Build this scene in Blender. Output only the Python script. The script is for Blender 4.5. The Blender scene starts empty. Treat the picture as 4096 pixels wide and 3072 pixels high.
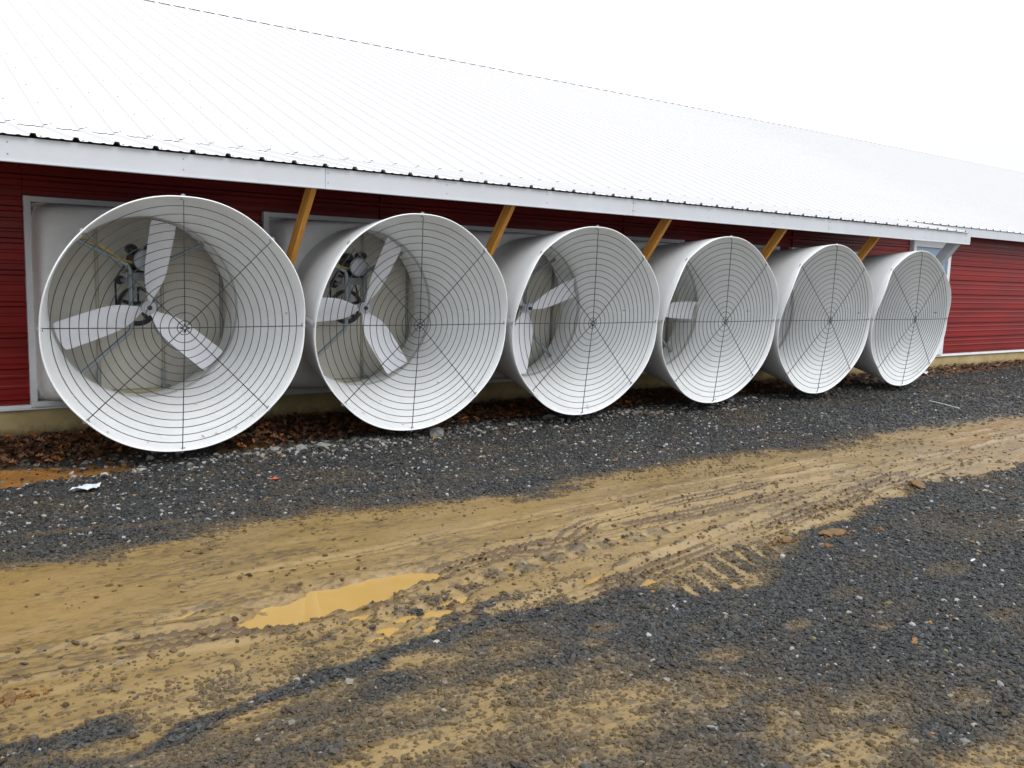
import bpy, math, random
import numpy as np
from mathutils import Matrix, Vector

random.seed(7)
rng = np.random.default_rng(11)
scene = bpy.context.scene
C = scene.collection

# ------------------------------------------------------------------ camera
CAM = np.array([-1.70119, -6.124603, 1.406431])
RX = np.array([0.809235, -0.586666, 0.031017])
UX = np.array([0.049067, 0.120105, 0.991548])
FX = np.array([0.585433, 0.800873, -0.12598])
cd = bpy.data.cameras.new('camera')
cam = bpy.data.objects.new('camera', cd)
C.objects.link(cam)
cd.sensor_width = 36.0
cd.lens = 36.0 * 3515.2 / 4096.0
cd.clip_start = 0.05
cd.clip_end = 3000
cam.matrix_world = Matrix(((RX[0], UX[0], -FX[0], CAM[0]),
                           (RX[1], UX[1], -FX[1], CAM[1]),
                           (RX[2], UX[2], -FX[2], CAM[2]),
                           (0, 0, 0, 1)))
scene.camera = cam

# ------------------------------------------------------------------ sky, sun, exposure
SUN_EL, SUN_AZ = math.radians(50), math.radians(165)     # azimuth of the sun, clockwise from +Y
world = bpy.data.worlds.new('World')
scene.world = world
world.use_nodes = True
wn = world.node_tree.nodes
wl = world.node_tree.links
wn.clear()
sky = wn.new('ShaderNodeTexSky')
sky.sky_type = 'NISHITA'
sky.sun_disc = False
sky.sun_elevation = SUN_EL
sky.sun_rotation = SUN_AZ
sky.air_density = 1.0
sky.dust_density = 4.0
hsv = wn.new('ShaderNodeHueSaturation')
hsv.inputs['Saturation'].default_value = 0.12
wl.new(sky.outputs[0], hsv.inputs['Color'])
mixw = wn.new('ShaderNodeMixRGB')                       # an even cloud deck veils the sky
mixw.inputs[0].default_value = 0.88
wl.new(hsv.outputs[0], mixw.inputs[1])
# standard overcast sky: brighter overhead than at the horizon, the same all round
wtc = wn.new('ShaderNodeTexCoord')
wsp = wn.new('ShaderNodeSeparateXYZ')
wl.new(wtc.outputs['Generated'], wsp.inputs[0])
wmr = wn.new('ShaderNodeMapRange')
wmr.inputs[3].default_value = 0.47
wl.new(wsp.outputs[2], wmr.inputs[0])
wsc = wn.new('ShaderNodeVectorMath')
wsc.operation = 'SCALE'
wsc.inputs[0].default_value = (16.2, 17.2, 18.4)
wl.new(wmr.outputs[0], wsc.inputs['Scale'])
wl.new(wsc.outputs[0], mixw.inputs[2])
bg = wn.new('ShaderNodeBackground')
bg.inputs['Strength'].default_value = 0.12
wl.new(mixw.outputs[0], bg.inputs['Color'])
wo = wn.new('ShaderNodeOutputWorld')
wl.new(bg.outputs[0], wo.inputs['Surface'])

sd = bpy.data.lights.new('sun', 'SUN')
sd.energy = 1.5
sd.angle = math.radians(30)
sd.color = (1.0, 0.97, 0.93)
sun = bpy.data.objects.new('sun', sd)
C.objects.link(sun)
sdir = Vector((math.sin(SUN_AZ) * math.cos(SUN_EL), math.cos(SUN_AZ) * math.cos(SUN_EL), math.sin(SUN_EL)))
sun.rotation_euler = sdir.to_track_quat('Z', 'Y').to_euler()
sun.location = (0, 0, 30)

scene.view_settings.view_transform = 'Standard'
scene.view_settings.look = 'None'
scene.view_settings.exposure = 0.04
scene.view_settings.gamma = 1.0
scene.render.engine = 'CYCLES'
scene.cycles.max_bounces = 6
scene.cycles.diffuse_bounces = 4
scene.cycles.glossy_bounces = 3
scene.render.resolution_x = 1024
scene.render.resolution_y = 768

# ------------------------------------------------------------------ materials
def mat(name):
    m = bpy.data.materials.new(name)
    m.use_nodes = True
    nt = m.node_tree
    return m, nt, nt.nodes, nt.links, nt.nodes['Principled BSDF']

def N(nodes, t, **kw):
    n = nodes.new(t)
    for k, v in kw.items():
        setattr(n, k, v)
    return n

def ramp(nodes, stops, interp='LINEAR'):
    r = nodes.new('ShaderNodeValToRGB')
    r.color_ramp.interpolation = interp
    e = r.color_ramp.elements
    while len(e) < len(stops):
        e.new(0.5)
    for el, (p, c) in zip(e, stops):
        el.position = p
        el.color = (c[0], c[1], c[2], 1) if not isinstance(c, (int, float)) else (c, c, c, 1)
    return r

def simple(name, col, rough=0.5, metal=0.0, var=0.12, scale=6.0, bump=0.0, bscale=60.0, spec=0.5, coords='Object', stretch=None):
    """Plain surface: base colour with soft blotchy wear and optional fine relief."""
    m, nt, nodes, links, b = mat(name)
    tc = N(nodes, 'ShaderNodeTexCoord')
    src = tc.outputs[coords]
    if coords == 'World':
        pass
    if stretch:
        mp = N(nodes, 'ShaderNodeMapping')
        mp.inputs['Scale'].default_value = stretch
        links.new(src, mp.inputs['Vector'])
        src = mp.outputs[0]
    nz = N(nodes, 'ShaderNodeTexNoise')
    nz.inputs['Scale'].default_value = scale
    nz.inputs['Detail'].default_value = 6
    nz.inputs['Roughness'].default_value = 0.65
    links.new(src, nz.inputs['Vector'])
    r = ramp(nodes, [(0.28, tuple(c * (1 - var) for c in col)), (0.72, tuple(min(1, c * (1 + var * 0.5)) for c in col))])
    links.new(nz.outputs[0], r.inputs[0])
    links.new(r.outputs[0], b.inputs['Base Color'])
    rr = N(nodes, 'ShaderNodeMapRange')
    rr.inputs[3].default_value = max(0.02, rough - 0.1)
    rr.inputs[4].default_value = min(1, rough + 0.1)
    links.new(nz.outputs[0], rr.inputs[0])
    links.new(rr.outputs[0], b.inputs['Roughness'])
    b.inputs['Metallic'].default_value = metal
    b.inputs['Specular IOR Level'].default_value = spec
    if bump:
        n2 = N(nodes, 'ShaderNodeTexNoise')
        n2.inputs['Scale'].default_value = bscale
        n2.inputs['Detail'].default_value = 4
        links.new(src, n2.inputs['Vector'])
        bp = N(nodes, 'ShaderNodeBump')
        bp.inputs['Strength'].default_value = bump
        bp.inputs['Distance'].default_value = 0.01
        links.new(n2.outputs[0], bp.inputs['Height'])
        links.new(bp.outputs[0], b.inputs['Normal'])
    return m

M = {}
M['poly'] = simple('white_moulded_plastic', (0.85, 0.86, 0.86), 0.42, var=0.06, scale=3.5, bump=0.05, bscale=25)
M['panel'] = simple('dull_white_panel', (0.78, 0.775, 0.765), 0.5, var=0.14, scale=5, bump=0.25, bscale=9)
M['beige'] = simple('beige_shutter', (0.68, 0.65, 0.57), 0.6, var=0.10, scale=3)
M['blade'] = simple('white_blade', (0.83, 0.83, 0.87), 0.38, var=0.04, scale=5)
M['trimw'] = simple('white_trim_metal', (0.74, 0.755, 0.77), 0.4, var=0.08, scale=7)
M['fascia'] = simple('white_fascia_metal', (0.58, 0.60, 0.635), 0.4, var=0.06, scale=4)
M['wire'] = simple('black_coated_wire', (0.022, 0.026, 0.030), 0.45, var=0.2)
M['black'] = simple('black_painted_metal', (0.018, 0.020, 0.024), 0.42, var=0.3, scale=14)
M['galv'] = simple('galvanised_steel', (0.30, 0.33, 0.35), 0.45, metal=0.55, var=0.25, scale=18)
M['bell'] = simple('grey_cast_end_bell', (0.50, 0.52, 0.56), 0.45, metal=0.3, var=0.25, scale=22)
M['yellow'] = simple('yellow_cable', (0.62, 0.42, 0.03), 0.5, var=0.2)
M['tape'] = simple('white_sealant', (0.90, 0.91, 0.92), 0.3, var=0.04)
M['smudge'] = simple('brown_smudge', (0.50, 0.44, 0.36), 0.6, var=0.3, scale=30)
M['bolt'] = simple('zinc_bolt', (0.42, 0.43, 0.44), 0.4, metal=0.7, var=0.2)
M['band'] = simple('grey_throat_band', (0.52, 0.52, 0.50), 0.5, var=0.2, scale=12)
M['grime'] = simple('grimy_ledge', (0.50, 0.44, 0.30), 0.6, var=0.35, scale=14)
M['roof'] = simple('white_roof_metal', (0.63, 0.615, 0.605), 0.5, var=0.03, scale=2)
M['shade_soffit'] = simple('eave_shade_black', (0.022, 0.011, 0.010), 0.8, var=0.3)  # near black, so the underside of the eave bounces no light
M['ridge'] = simple('dark_ridge_closure', (0.22, 0.22, 0.23), 0.8, var=0.2)
M['screw'] = simple('grey_screw_head', (0.22, 0.22, 0.23), 0.5, var=0.1)
M['glass'] = simple('pale_blue_glazing', (0.26, 0.37, 0.50), 0.22, var=0.06, spec=0.5)
M['dark'] = simple('shadow_and_lining_dark', (0.03, 0.012, 0.012), 0.7, var=0.2)
M['paper'] = simple('crumpled_white_plastic', (0.58, 0.61, 0.66), 0.4, var=0.1, scale=20)
M['orange'] = simple('orange_leaf', (0.55, 0.10, 0.02), 0.5, var=0.3, scale=40)

def wood():
    m, nt, nodes, links, b = mat('treated_pine')
    tc = N(nodes, 'ShaderNodeTexCoord')
    mp = N(nodes, 'ShaderNodeMapping')
    mp.inputs['Scale'].default_value = (30, 30, 1.6)
    links.new(tc.outputs['Object'], mp.inputs['Vector'])
    nz = N(nodes, 'ShaderNodeTexNoise')
    nz.inputs['Scale'].default_value = 2.2
    nz.inputs['Detail'].default_value = 6
    nz.inputs['Distortion'].default_value = 0.6
    links.new(mp.outputs[0], nz.inputs['Vector'])
    r = ramp(nodes, [(0.25, (0.27, 0.105, 0.015)), (0.5, (0.50, 0.215, 0.030)), (0.75, (0.64, 0.31, 0.055))])
    links.new(nz.outputs[0], r.inputs[0])
    vo = N(nodes, 'ShaderNodeTexVoronoi')
    mp2 = N(nodes, 'ShaderNodeMapping')
    mp2.inputs['Scale'].default_value = (9, 9, 3.5)
    links.new(tc.outputs['Object'], mp2.inputs['Vector'])
    links.new(mp2.outputs[0], vo.inputs['Vector'])
    kr = ramp(nodes, [(0.05, 0.0), (0.13, 1.0)])
    links.new(vo.outputs['Distance'], kr.inputs[0])
    mx = N(nodes, 'ShaderNodeMixRGB')
    mx.inputs[1].default_value = (0.12, 0.04, 0.012, 1)
    links.new(kr.outputs[0], mx.inputs[0])
    links.new(r.outputs[0], mx.inputs[2])
    links.new(mx.outputs[0], b.inputs['Base Color'])
    b.inputs['Roughness'].default_value = 0.7
    bp = N(nodes, 'ShaderNodeBump')
    bp.inputs['Strength'].default_value = 0.3
    bp.inputs['Distance'].default_value = 0.004
    links.new(nz.outputs[0], bp.inputs['Height'])
    links.new(bp.outputs[0], b.inputs['Normal'])
    return m
M['wood'] = wood()

def red():
    m, nt, nodes, links, b = mat('red_ribbed_metal')
    g = N(nodes, 'ShaderNodeNewGeometry')
    mp = N(nodes, 'ShaderNodeMapping')
    mp.inputs['Scale'].default_value = (0.5, 1, 3)
    links.new(g.outputs['Position'], mp.inputs['Vector'])
    nz = N(nodes, 'ShaderNodeTexNoise')
    nz.inputs['Scale'].default_value = 2.0
    nz.inputs['Detail'].default_value = 7
    links.new(mp.outputs[0], nz.inputs['Vector'])
    r = ramp(nodes, [(0.3, (0.170, 0.0075, 0.0055)), (0.7, (0.250, 0.012, 0.009))])
    links.new(nz.outputs[0], r.inputs[0])
    links.new(r.outputs[0], b.inputs['Base Color'])
    rr = N(nodes, 'ShaderNodeMapRange')
    rr.inputs[3].default_value = 0.28
    rr.inputs[4].default_value = 0.5
    links.new(nz.outputs[0], rr.inputs[0])
    links.new(rr.outputs[0], b.inputs['Roughness'])
    b.inputs['Specular IOR Level'].default_value = 0.26
    return m
M['red'] = red()

def concrete():
    m, nt, nodes, links, b = mat('tan_parged_foundation')
    g = N(nodes, 'ShaderNodeNewGeometry')
    nz = N(nodes, 'ShaderNodeTexNoise')
    nz.inputs['Scale'].default_value = 3.0
    nz.inputs['Detail'].default_value = 8
    nz.inputs['Roughness'].default_value = 0.7
    links.new(g.outputs['Position'], nz.inputs['Vector'])
    r = ramp(nodes, [(0.25, (0.29, 0.21, 0.09)), (0.55, (0.43, 0.33, 0.155)), (0.8, (0.51, 0.41, 0.22))])
    links.new(nz.outputs[0], r.inputs[0])
    # splashed soil: uneven brown band above the ground line
    sep = N(nodes, 'ShaderNodeSeparateXYZ')
    links.new(g.outputs['Position'], sep.inputs[0])
    n2 = N(nodes, 'ShaderNodeTexNoise')
    n2.inputs['Scale'].default_value = 9.0
    n2.inputs['Detail'].default_value = 8
    n2.inputs['Roughness'].default_value = 0.8
    links.new(g.outputs['Position'], n2.inputs['Vector'])
    ad = N(nodes, 'ShaderNodeMath', operation='MULTIPLY_ADD')
    ad.inputs[1].default_value = 0.22
    links.new(n2.outputs[0], ad.inputs[0])
    sb = N(nodes, 'ShaderNodeMath', operation='SUBTRACT')
    links.new(ad.outputs[0], sb.inputs[0])
    ad.inputs[2].default_value = 0.0
    links.new(sep.outputs[2], sb.inputs[1])
    mr = N(nodes, 'ShaderNodeMapRange')
    mr.inputs[1].default_value = -0.03
    mr.inputs[2].default_value = 0.06
    mr.inputs[4].default_value = 0.85
    links.new(sb.outputs[0], mr.inputs[0])
    mx = N(nodes, 'ShaderNodeMixRGB')
    mx.inputs[2].default_value = (0.075, 0.05, 0.022, 1)
    links.new(mr.outputs[0], mx.inputs[0])
    links.new(r.outputs[0], mx.inputs[1])
    links.new(mx.outputs[0], b.inputs['Base Color'])
    b.inputs['Roughness'].default_value = 0.85
    bp = N(nodes, 'ShaderNodeBump')
    bp.inputs['Strength'].default_value = 0.3
    bp.inputs['Distance'].default_value = 0.01
    links.new(n2.outputs[0], bp.inputs['Height'])
    links.new(bp.outputs[0], b.inputs['Normal'])
    return m
M['found'] = concrete()

def attr_mat(name, attr, rough, atype='GEOMETRY', bump=0.0, spec=0.5):
    m, nt, nodes, links, b = mat(name)
    a = N(nodes, 'ShaderNodeAttribute')
    a.attribute_type = atype
    a.attribute_name = attr
    tc = N(nodes, 'ShaderNodeTexCoord')
    nz = N(nodes, 'ShaderNodeTexNoise')
    nz.inputs['Scale'].default_value = 3.0 if atype == 'INSTANCER' else 60.0
    nz.inputs['Detail'].default_value = 4
    links.new(tc.outputs['Object'], nz.inputs['Vector'])
    mr = N(nodes, 'ShaderNodeMapRange')
    mr.inputs[1].default_value = 0.3
    mr.inputs[2].default_value = 0.7
    mr.inputs[3].default_value = 0.75
    mr.inputs[4].default_value = 1.2
    links.new(nz.outputs[0], mr.inputs[0])
    mx = N(nodes, 'ShaderNodeVectorMath', operation='SCALE')
    links.new(a.outputs['Color'], mx.inputs[0])
    links.new(mr.outputs[0], mx.inputs['Scale'])
    links.new(mx.outputs[0], b.inputs['Base Color'])
    b.inputs['Roughness'].default_value = rough
    b.inputs['Specular IOR Level'].default_value = spec
    return m
M['stone'] = attr_mat('gravel_stone', 'col', 0.62, 'INSTANCER', spec=0.4)
M['leaf'] = attr_mat('dead_leaf', 'col', 0.6)
M['rock'] = simple('pale_grey_rock', (0.21, 0.205, 0.19), 0.8, var=0.5, scale=25, bump=0.6, bscale=60)
M['darkrock'] = simple('mossy_dark_rock', (0.085, 0.08, 0.07), 0.85, var=0.5, scale=20, bump=0.6, bscale=50)
M['clod'] = simple('orange_mud_clod', (0.17, 0.085, 0.022), 0.7, var=0.6, scale=30, bump=0.8, bscale=70)

def ground_mat():
    m, nt, nodes, links, b = mat('gravel_and_mud')
    g = N(nodes, 'ShaderNodeNewGeometry')
    pos = g.outputs['Position']
    def at(n):
        a = N(nodes, 'ShaderNodeAttribute')
        a.attribute_name = n
        return a.outputs['Fac']
    def noise(scale, detail=6, rough=0.6, vec=pos):
        n = N(nodes, 'ShaderNodeTexNoise')
        n.inputs['Scale'].default_value = scale
        n.inputs['Detail'].default_value = detail
        n.inputs['Roughness'].default_value = rough
        links.new(vec, n.inputs['Vector'])
        return n.outputs[0]
    def math_(op, a, c, cl=False):
        n = N(nodes, 'ShaderNodeMath', operation=op)
        n.use_clamp = cl
        for i, v in enumerate((a, c)):
            if isinstance(v, (int, float)):
                n.inputs[i].default_value = v
            else:
                links.new(v, n.inputs[i])
        return n.outputs[0]
    def mix(f, a, c):
        n = N(nodes, 'ShaderNodeMixRGB')
        for i, v in enumerate((f, a, c)):
            if isinstance(v, (int, float)):
                n.inputs[i].default_value = v
            elif isinstance(v, tuple):
                n.inputs[i].default_value = (*v, 1)
            else:
                links.new(v, n.inputs[i])
        return n.outputs[0]
    def rmap(v, a, c, d=0.0, e=1.0):
        n = N(nodes, 'ShaderNodeMapRange')
        n.inputs[1].default_value = a
        n.inputs[2].default_value = c
        n.inputs[3].default_value = d
        n.inputs[4].default_value = e
        links.new(v, n.inputs[0])
        return n.outputs[0]
    mp = N(nodes, 'ShaderNodeMapping')
    mp.inputs['Scale'].default_value = (0.35, 1.0, 1.0)
    mp.inputs['Rotation'].default_value = (0, 0, 0.02)
    links.new(pos, mp.inputs['Vector'])
    svec = mp.outputs[0]
    # gravel: cells of dark crushed stone
    vo = N(nodes, 'ShaderNodeTexVoronoi')
    vo.inputs['Scale'].default_value = 85
    links.new(pos, vo.inputs['Vector'])
    sepc = N(nodes, 'ShaderNodeSeparateColor')
    links.new(vo.outputs['Color'], sepc.inputs[0])
    gr = ramp(nodes, [(0.0, (0.012, 0.013, 0.014)), (0.55, (0.028, 0.029, 0.029)), (0.88, (0.052, 0.052, 0.051)),
                      (0.965, (0.16, 0.15, 0.13)), (1.0, (0.38, 0.36, 0.33))])
    links.new(sepc.outputs[0], gr.inputs[0])
    gravel = mix(rmap(noise(5, 4), 0.35, 0.75), gr.outputs[0], (0.036, 0.033, 0.028))
    # mud: ochre clay, streaked along the track
    mr_ = ramp(nodes, [(0.25, (0.128, 0.077, 0.022)), (0.43, (0.200, 0.124, 0.035)), (0.58, (0.232, 0.148, 0.048)), (0.75, (0.275, 0.183, 0.074))])
    links.new(noise(7, 8, 0.68, svec), mr_.inputs[0])
    mud = mr_.outputs[0]
    # grit trodden into the mud
    fine = noise(75, 5, 0.7)
    fine2 = noise(28, 5, 0.7, svec)
    clus = rmap(noise(3.2, 5, 0.6, svec), 0.38, 0.62)
    sp = math_('ADD', noise(48, 4, 0.75, svec), math_('MULTIPLY', clus, 0.10))
    grit = rmap(sp, 0.575, 0.635)
    mud = mix(math_('MULTIPLY', grit, 0.72), mud, (0.062, 0.042, 0.020))
    churn = at('churn')
    cf = rmap(math_('ADD', churn, math_('MULTIPLY', math_('SUBTRACT', fine2, 0.5), 0.6)), 0.38, 0.64)
    mud = mix(math_('MULTIPLY', cf, 0.85), mud, (0.070, 0.036, 0.010))
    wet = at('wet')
    mud = mix(math_('MULTIPLY', rmap(wet, 0.45, 1.0), math_('SUBTRACT', 0.62, math_('MULTIPLY', cf, 0.6))), mud, (0.285, 0.186, 0.068))  # wet slurry is paler; this tone also paints sky sheen into the mud
    mm = at('mud')
    v = math_('ADD', mm, math_('MULTIPLY', math_('SUBTRACT', fine, 0.5), 0.75))
    v = math_('ADD', v, math_('MULTIPLY', math_('SUBTRACT', fine2, 0.5), 0.5))
    mf = rmap(v, 0.26, 0.80)
    col = mix(mf, gravel, mud)
    # bare soil by the wall
    soil = at('soil')
    sr = ramp(nodes, [(0.3, (0.030, 0.018, 0.009)), (0.7, (0.095, 0.055, 0.022))])
    links.new(noise(14, 8, 0.7), sr.inputs[0])
    sf = rmap(math_('ADD', soil, math_('MULTIPLY', math_('SUBTRACT', fine, 0.5), 0.6)), 0.35, 0.65)
    col = mix(sf, col, sr.outputs[0])
    # orange seep left of the first fan
    oc = at('clay')
    of = rmap(math_('ADD', oc, math_('MULTIPLY', math_('SUBTRACT', fine2, 0.5), 0.5)), 0.35, 0.65)
    cr = ramp(nodes, [(0.3, (0.16, 0.075, 0.018)), (0.7, (0.34, 0.15, 0.030))])
    links.new(noise(6, 7, 0.65), cr.inputs[0])
    col = mix(of, col, cr.outputs[0])
    links.new(col, b.inputs['Base Color'])
    ro = math_('SUBTRACT', rmap(noise(9, 5, 0.6, svec), 0.3, 0.7, 0.40, 0.62), math_('MULTIPLY', wet, 0.30), True)
    links.new(ro, b.inputs['Roughness'])
    b.inputs['Specular IOR Level'].default_value = 0.5
    hgt = mix(mf, vo.outputs['Distance'], math_('MULTIPLY', fine, 0.26))
    bp = N(nodes, 'ShaderNodeBump')
    bp.inputs['Strength'].default_value = 0.75
    bp.inputs['Distance'].default_value = 0.010
    links.new(hgt, bp.inputs['Height'])
    links.new(bp.outputs[0], b.inputs['Normal'])
    return m
M['ground'] = ground_mat()

def water_mat():
    m, nt, nodes, links, b = mat('muddy_water')
    g = N(nodes, 'ShaderNodeNewGeometry')
    nz = N(nodes, 'ShaderNodeTexNoise')
    nz.inputs['Scale'].default_value = 4.0
    nz.inputs['Detail'].default_value = 3
    links.new(g.outputs['Position'], nz.inputs['Vector'])
    r = ramp(nodes, [(0.3, (0.43, 0.262, 0.075)), (0.7, (0.48, 0.300, 0.095))])
    links.new(nz.outputs[0], r.inputs[0])
    links.new(r.outputs[0], b.inputs['Base Color'])
    b.inputs['Roughness'].default_value = 0.04
    b.inputs['IOR'].default_value = 1.33
    b.inputs['Alpha'].default_value = 0.85
    return m
M['water'] = water_mat()

# ------------------------------------------------------------------ mesh helpers
def link(name, me, parent=None, loc=None):
    o = bpy.data.objects.new(name, me)
    C.objects.link(o)
    if parent is not None:
        o.parent = parent
    if loc is not None:
        o.location = loc
    return o

def mesh(name, V, F, m=None, smooth=False):
    me = bpy.data.meshes.new(name)
    me.from_pydata([tuple(v) for v in V], [], [tuple(f) for f in F])
    if m is not None:
        me.materials.append(m)
    if smooth:
        me.polygons.foreach_set('use_smooth', [True] * len(me.polygons))
    me.update()
    return me

def obj(name, V, F, m, parent=None, smooth=False):
    return link(name, mesh(name, V, F, m, smooth), parent)

class MB:
    """Collects simple solids into one mesh."""
    def __init__(s):
        s.V = []
        s.F = []
    def add(s, V, F):
        o = len(s.V)
        s.V += [tuple(v) for v in V]
        s.F += [tuple(i + o for i in f) for f in F]
        return s
    def box(s, x0, x1, y0, y1, z0, z1):
        V = [(x, y, z) for x in (x0, x1) for y in (y0, y1) for z in (z0, z1)]
        F = [(0, 1, 3, 2), (4, 6, 7, 5), (0, 4, 5, 1), (2, 3, 7, 6), (0, 2, 6, 4), (1, 5, 7, 3)]
        return s.add(V, F)
    def tube(s, pts, rad, n=8, closed=False, up=(0, 0, 1), cap=True, sx=1.0):
        P = [Vector(p) for p in pts]
        k = len(P)
        V = []
        for i in range(k):
            a = P[(i - 1) % k] if (closed or i > 0) else P[i]
            c = P[(i + 1) % k] if (closed or i < k - 1) else P[i]
            t = (c - a).normalized()
            u = Vector(up)
            if abs(t.dot(u)) > 0.95:
                u = Vector((1, 0, 0))
            e1 = t.cross(u).normalized()
            e2 = t.cross(e1).normalized()
            rr = rad[i] if isinstance(rad, (list, tuple)) else rad
            for j in range(n):
                w = 2 * math.pi * j / n + math.pi / n
                V.append(P[i] + e1 * math.cos(w) * rr * sx + e2 * math.sin(w) * rr)
        F = []
        for i in range(k if closed else k - 1):
            for j in range(n):
                F.append((i * n + j, i * n + (j + 1) % n, ((i + 1) % k) * n + (j + 1) % n, ((i + 1) % k) * n + j))
        if cap and not closed:
            F.append(tuple(range(n))[::-1])
            F.append(tuple((k - 1) * n + j for j in range(n)))
        return s.add(V, F)
    def cyl(s, c, axis, r, l, n=20):
        c = Vector(c)
        a = Vector(axis).normalized()
        return s.tube([c - a * l / 2, c + a * l / 2], r, n)
    def mesh(s, name, m, smooth=False):
        return mesh(name, s.V, s.F, m, smooth)
    def obj(s, name, m, parent=None, smooth=False):
        return obj(name, s.V, s.F, m, parent, smooth)

def autosmooth(me, deg=35):
    me.polygons.foreach_set('use_smooth', [True] * len(me.polygons))
    me.set_sharp_from_angle(angle=math.radians(deg))

def tag(o, label=None, cat=None, group=None, kind=None):
    if label: o['label'] = label
    if cat: o['category'] = cat
    if group: o['group'] = group
    if kind: o['kind'] = kind
    return o

def empty(name, loc):
    o = bpy.data.objects.new(name, None)
    o.location = loc
    o.empty_display_size = 0.2
    C.objects.link(o)
    return o

# ------------------------------------------------------------------ noise
def _hash(ix, iy, seed):
    h = (ix.astype(np.int64) * 374761393 + iy.astype(np.int64) * 668265263 + seed * 1274126177) & 0xFFFFFFFF
    h = ((h ^ (h >> 13)) * 1274126177) & 0xFFFFFFFF
    return ((h ^ (h >> 16)) & 0xFFFF) / 65535.0

def vnoise(x, y, seed=0):
    ix, iy = np.floor(x), np.floor(y)
    fx, fy = x - ix, y - iy
    ux, uy = fx * fx * (3 - 2 * fx), fy * fy * (3 - 2 * fy)
    a, b_ = _hash(ix, iy, seed), _hash(ix + 1, iy, seed)
    c_, d_ = _hash(ix, iy + 1, seed), _hash(ix + 1, iy + 1, seed)
    return (a * (1 - ux) + b_ * ux) * (1 - uy) + (c_ * (1 - ux) + d_ * ux) * uy

def fbm(x, y, seed=0, oct=4, gain=0.5):
    s, a, t = 0.0, 1.0, 0.0
    for k in range(oct):
        s = s + a * vnoise(x * 2 ** k + 17.3 * k, y * 2 ** k - 9.1 * k, seed + k)
        t += a
        a *= gain
    return s / t

def sstep(a, b, v):
    t = np.clip((v - a) / (b - a), 0, 1)
    return t * t * (3 - 2 * t)

# ------------------------------------------------------------------ ground fields (metres, world x/y)
UPX = [-3, -1.28, -0.99, -0.6, -0.21, 0.36, 1.05, 1.69, 2.1, 2.69, 3.41, 5.05, 6.85, 8.94, 16, 60]
UPY = [-1.55, -1.57, -1.6, -1.57, -1.45, -1.5, -1.65, -1.79, -1.62, -1.45, -1.46, -1.68, -1.52, -1.54, -1.5, -1.5]
LOX = [-4, -1.46, -1.1, -0.73, -0.17, 0.03, 0.45, 0.8, 1.11, 1.31, 1.6, 2.34, 3.42, 4.26, 5.62, 9, 60]
LOY = [-3.5, -3.62, -3.64, -3.64, -3.60, -3.55, -3.42, -3.38, -3.42, -3.47, -3.58, -3.36, -3.11, -2.98, -3.01, -2.95, -2.9]
LEX = [-3, -1.1, -0.55, -0.1, 0.3, 0.57, 1.2, 2.18, 3.24, 5.8, 7.6, 10.1, 14.4, 60]
LEY = [0.45, 0.42, 0.42, 0.50, 0.42, 0.28, 0.36, 0.48, 0.55, 0.62, 0.66, 0.66, 0.88, 0.9]

# mud patches lying on the gravel: x, y, rx, ry, strength
BLOBS = [(-0.30, -3.78, .34, .10, .75), (-0.62, -3.62, .16, .09, .6), (0.18, -3.62, .22, .10, .85), (0.02, -4.12, .42, .16, .75),
         (0.30, -3.98, .20, .08, .8), (0.42, -4.25, .25, .12, .7), (0.48, -3.72, .07, .05, .8), (0.62, -3.62, .08, .05, .7),
         (0.86, -4.05, .12, .06, .75), (0.62, -4.62, .18, .10, .7), (0.95, -3.82, .09, .05, .55), (1.35, -4.02, .09, .05, .7),
         (1.62, -4.22, .10, .06, .6), (1.30, -4.75, .12, .07, .75), (1.85, -3.92, .14, .07, .5), (2.55, -4.0, .15, .08, .5),
         (2.2, -4.45, .12, .07, .55), (0.05, -4.5, .3, .12, .6), (3.3, -3.75, .2, .1, .45), (-0.95, -3.68, .3, .07, .7),
         (-0.55, -1.28, .22, .05, .62), (-1.0, -1.18, .25, .05, .6), (0.2, -1.32, .18, .05, .45), (0.9, -1.38, .2, .06, .5),
         (-0.1, -1.05, .06, .04, .55), (2.95, -1.2, .12, .04, .55)]
TRACKS = [  # polyline, half width, groove pitch, depth
    ([(-1.6, -2.70), (-1.01, -2.78), (-0.62, -2.85), (-0.43, -2.86), (-0.06, -2.84), (0.29, -2.71), (0.58, -2.65), (0.89, -2.61), (1.25, -2.60), (1.78, -2.58), (2.56, -2.55), (3.25, -2.52), (4.2, -2.5), (8, -2.3)], .10, .056, 1.0, [(-1.02, -.42), (.28, 1.25), (1.75, 3.1)]),
    ([(0.4, -3.32), (1.23, -3.22), (1.7, -3.12), (2.18, -3.02), (3.1, -2.86), (4.09, -2.70), (6.5, -2.4), (9, -2.2)], .12, .058, 1.0, [(.9, 1.9), (2.5, 4.6)]),
    ([(-0.6, -2.30), (0.2, -2.28), (1.0, -2.22), (1.8, -2.12), (2.6, -2.08), (4.0, -2.0), (8, -1.9)], .06, .05, 0.4, [(0.0, .6), (1.5, 2.6), (3.2, 5)]),
    ([(0.9, -2.78), (1.6, -2.42), (2.4, -2.34), (3.2, -2.28), (4.4, -2.25)], .08, .055, 0.8, [(1.2, 1.7), (2.2, 3.4)])]
LUGS = [  # polyline, half width, pitch, bar fraction, slant
    ([(-0.15, -3.04), (0.09, -3.03), (0.33, -2.96), (0.7, -2.86), (1.18, -2.78), (1.6, -2.76), (2.1, -2.73)], .075, .20, .30, .25),
    ([(1.20, -3.52), (1.50, -3.42), (1.83, -3.29), (2.49, -3.09), (3.18, -2.90), (3.9, -2.82)], .14, .165, .30, .9)]
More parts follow.
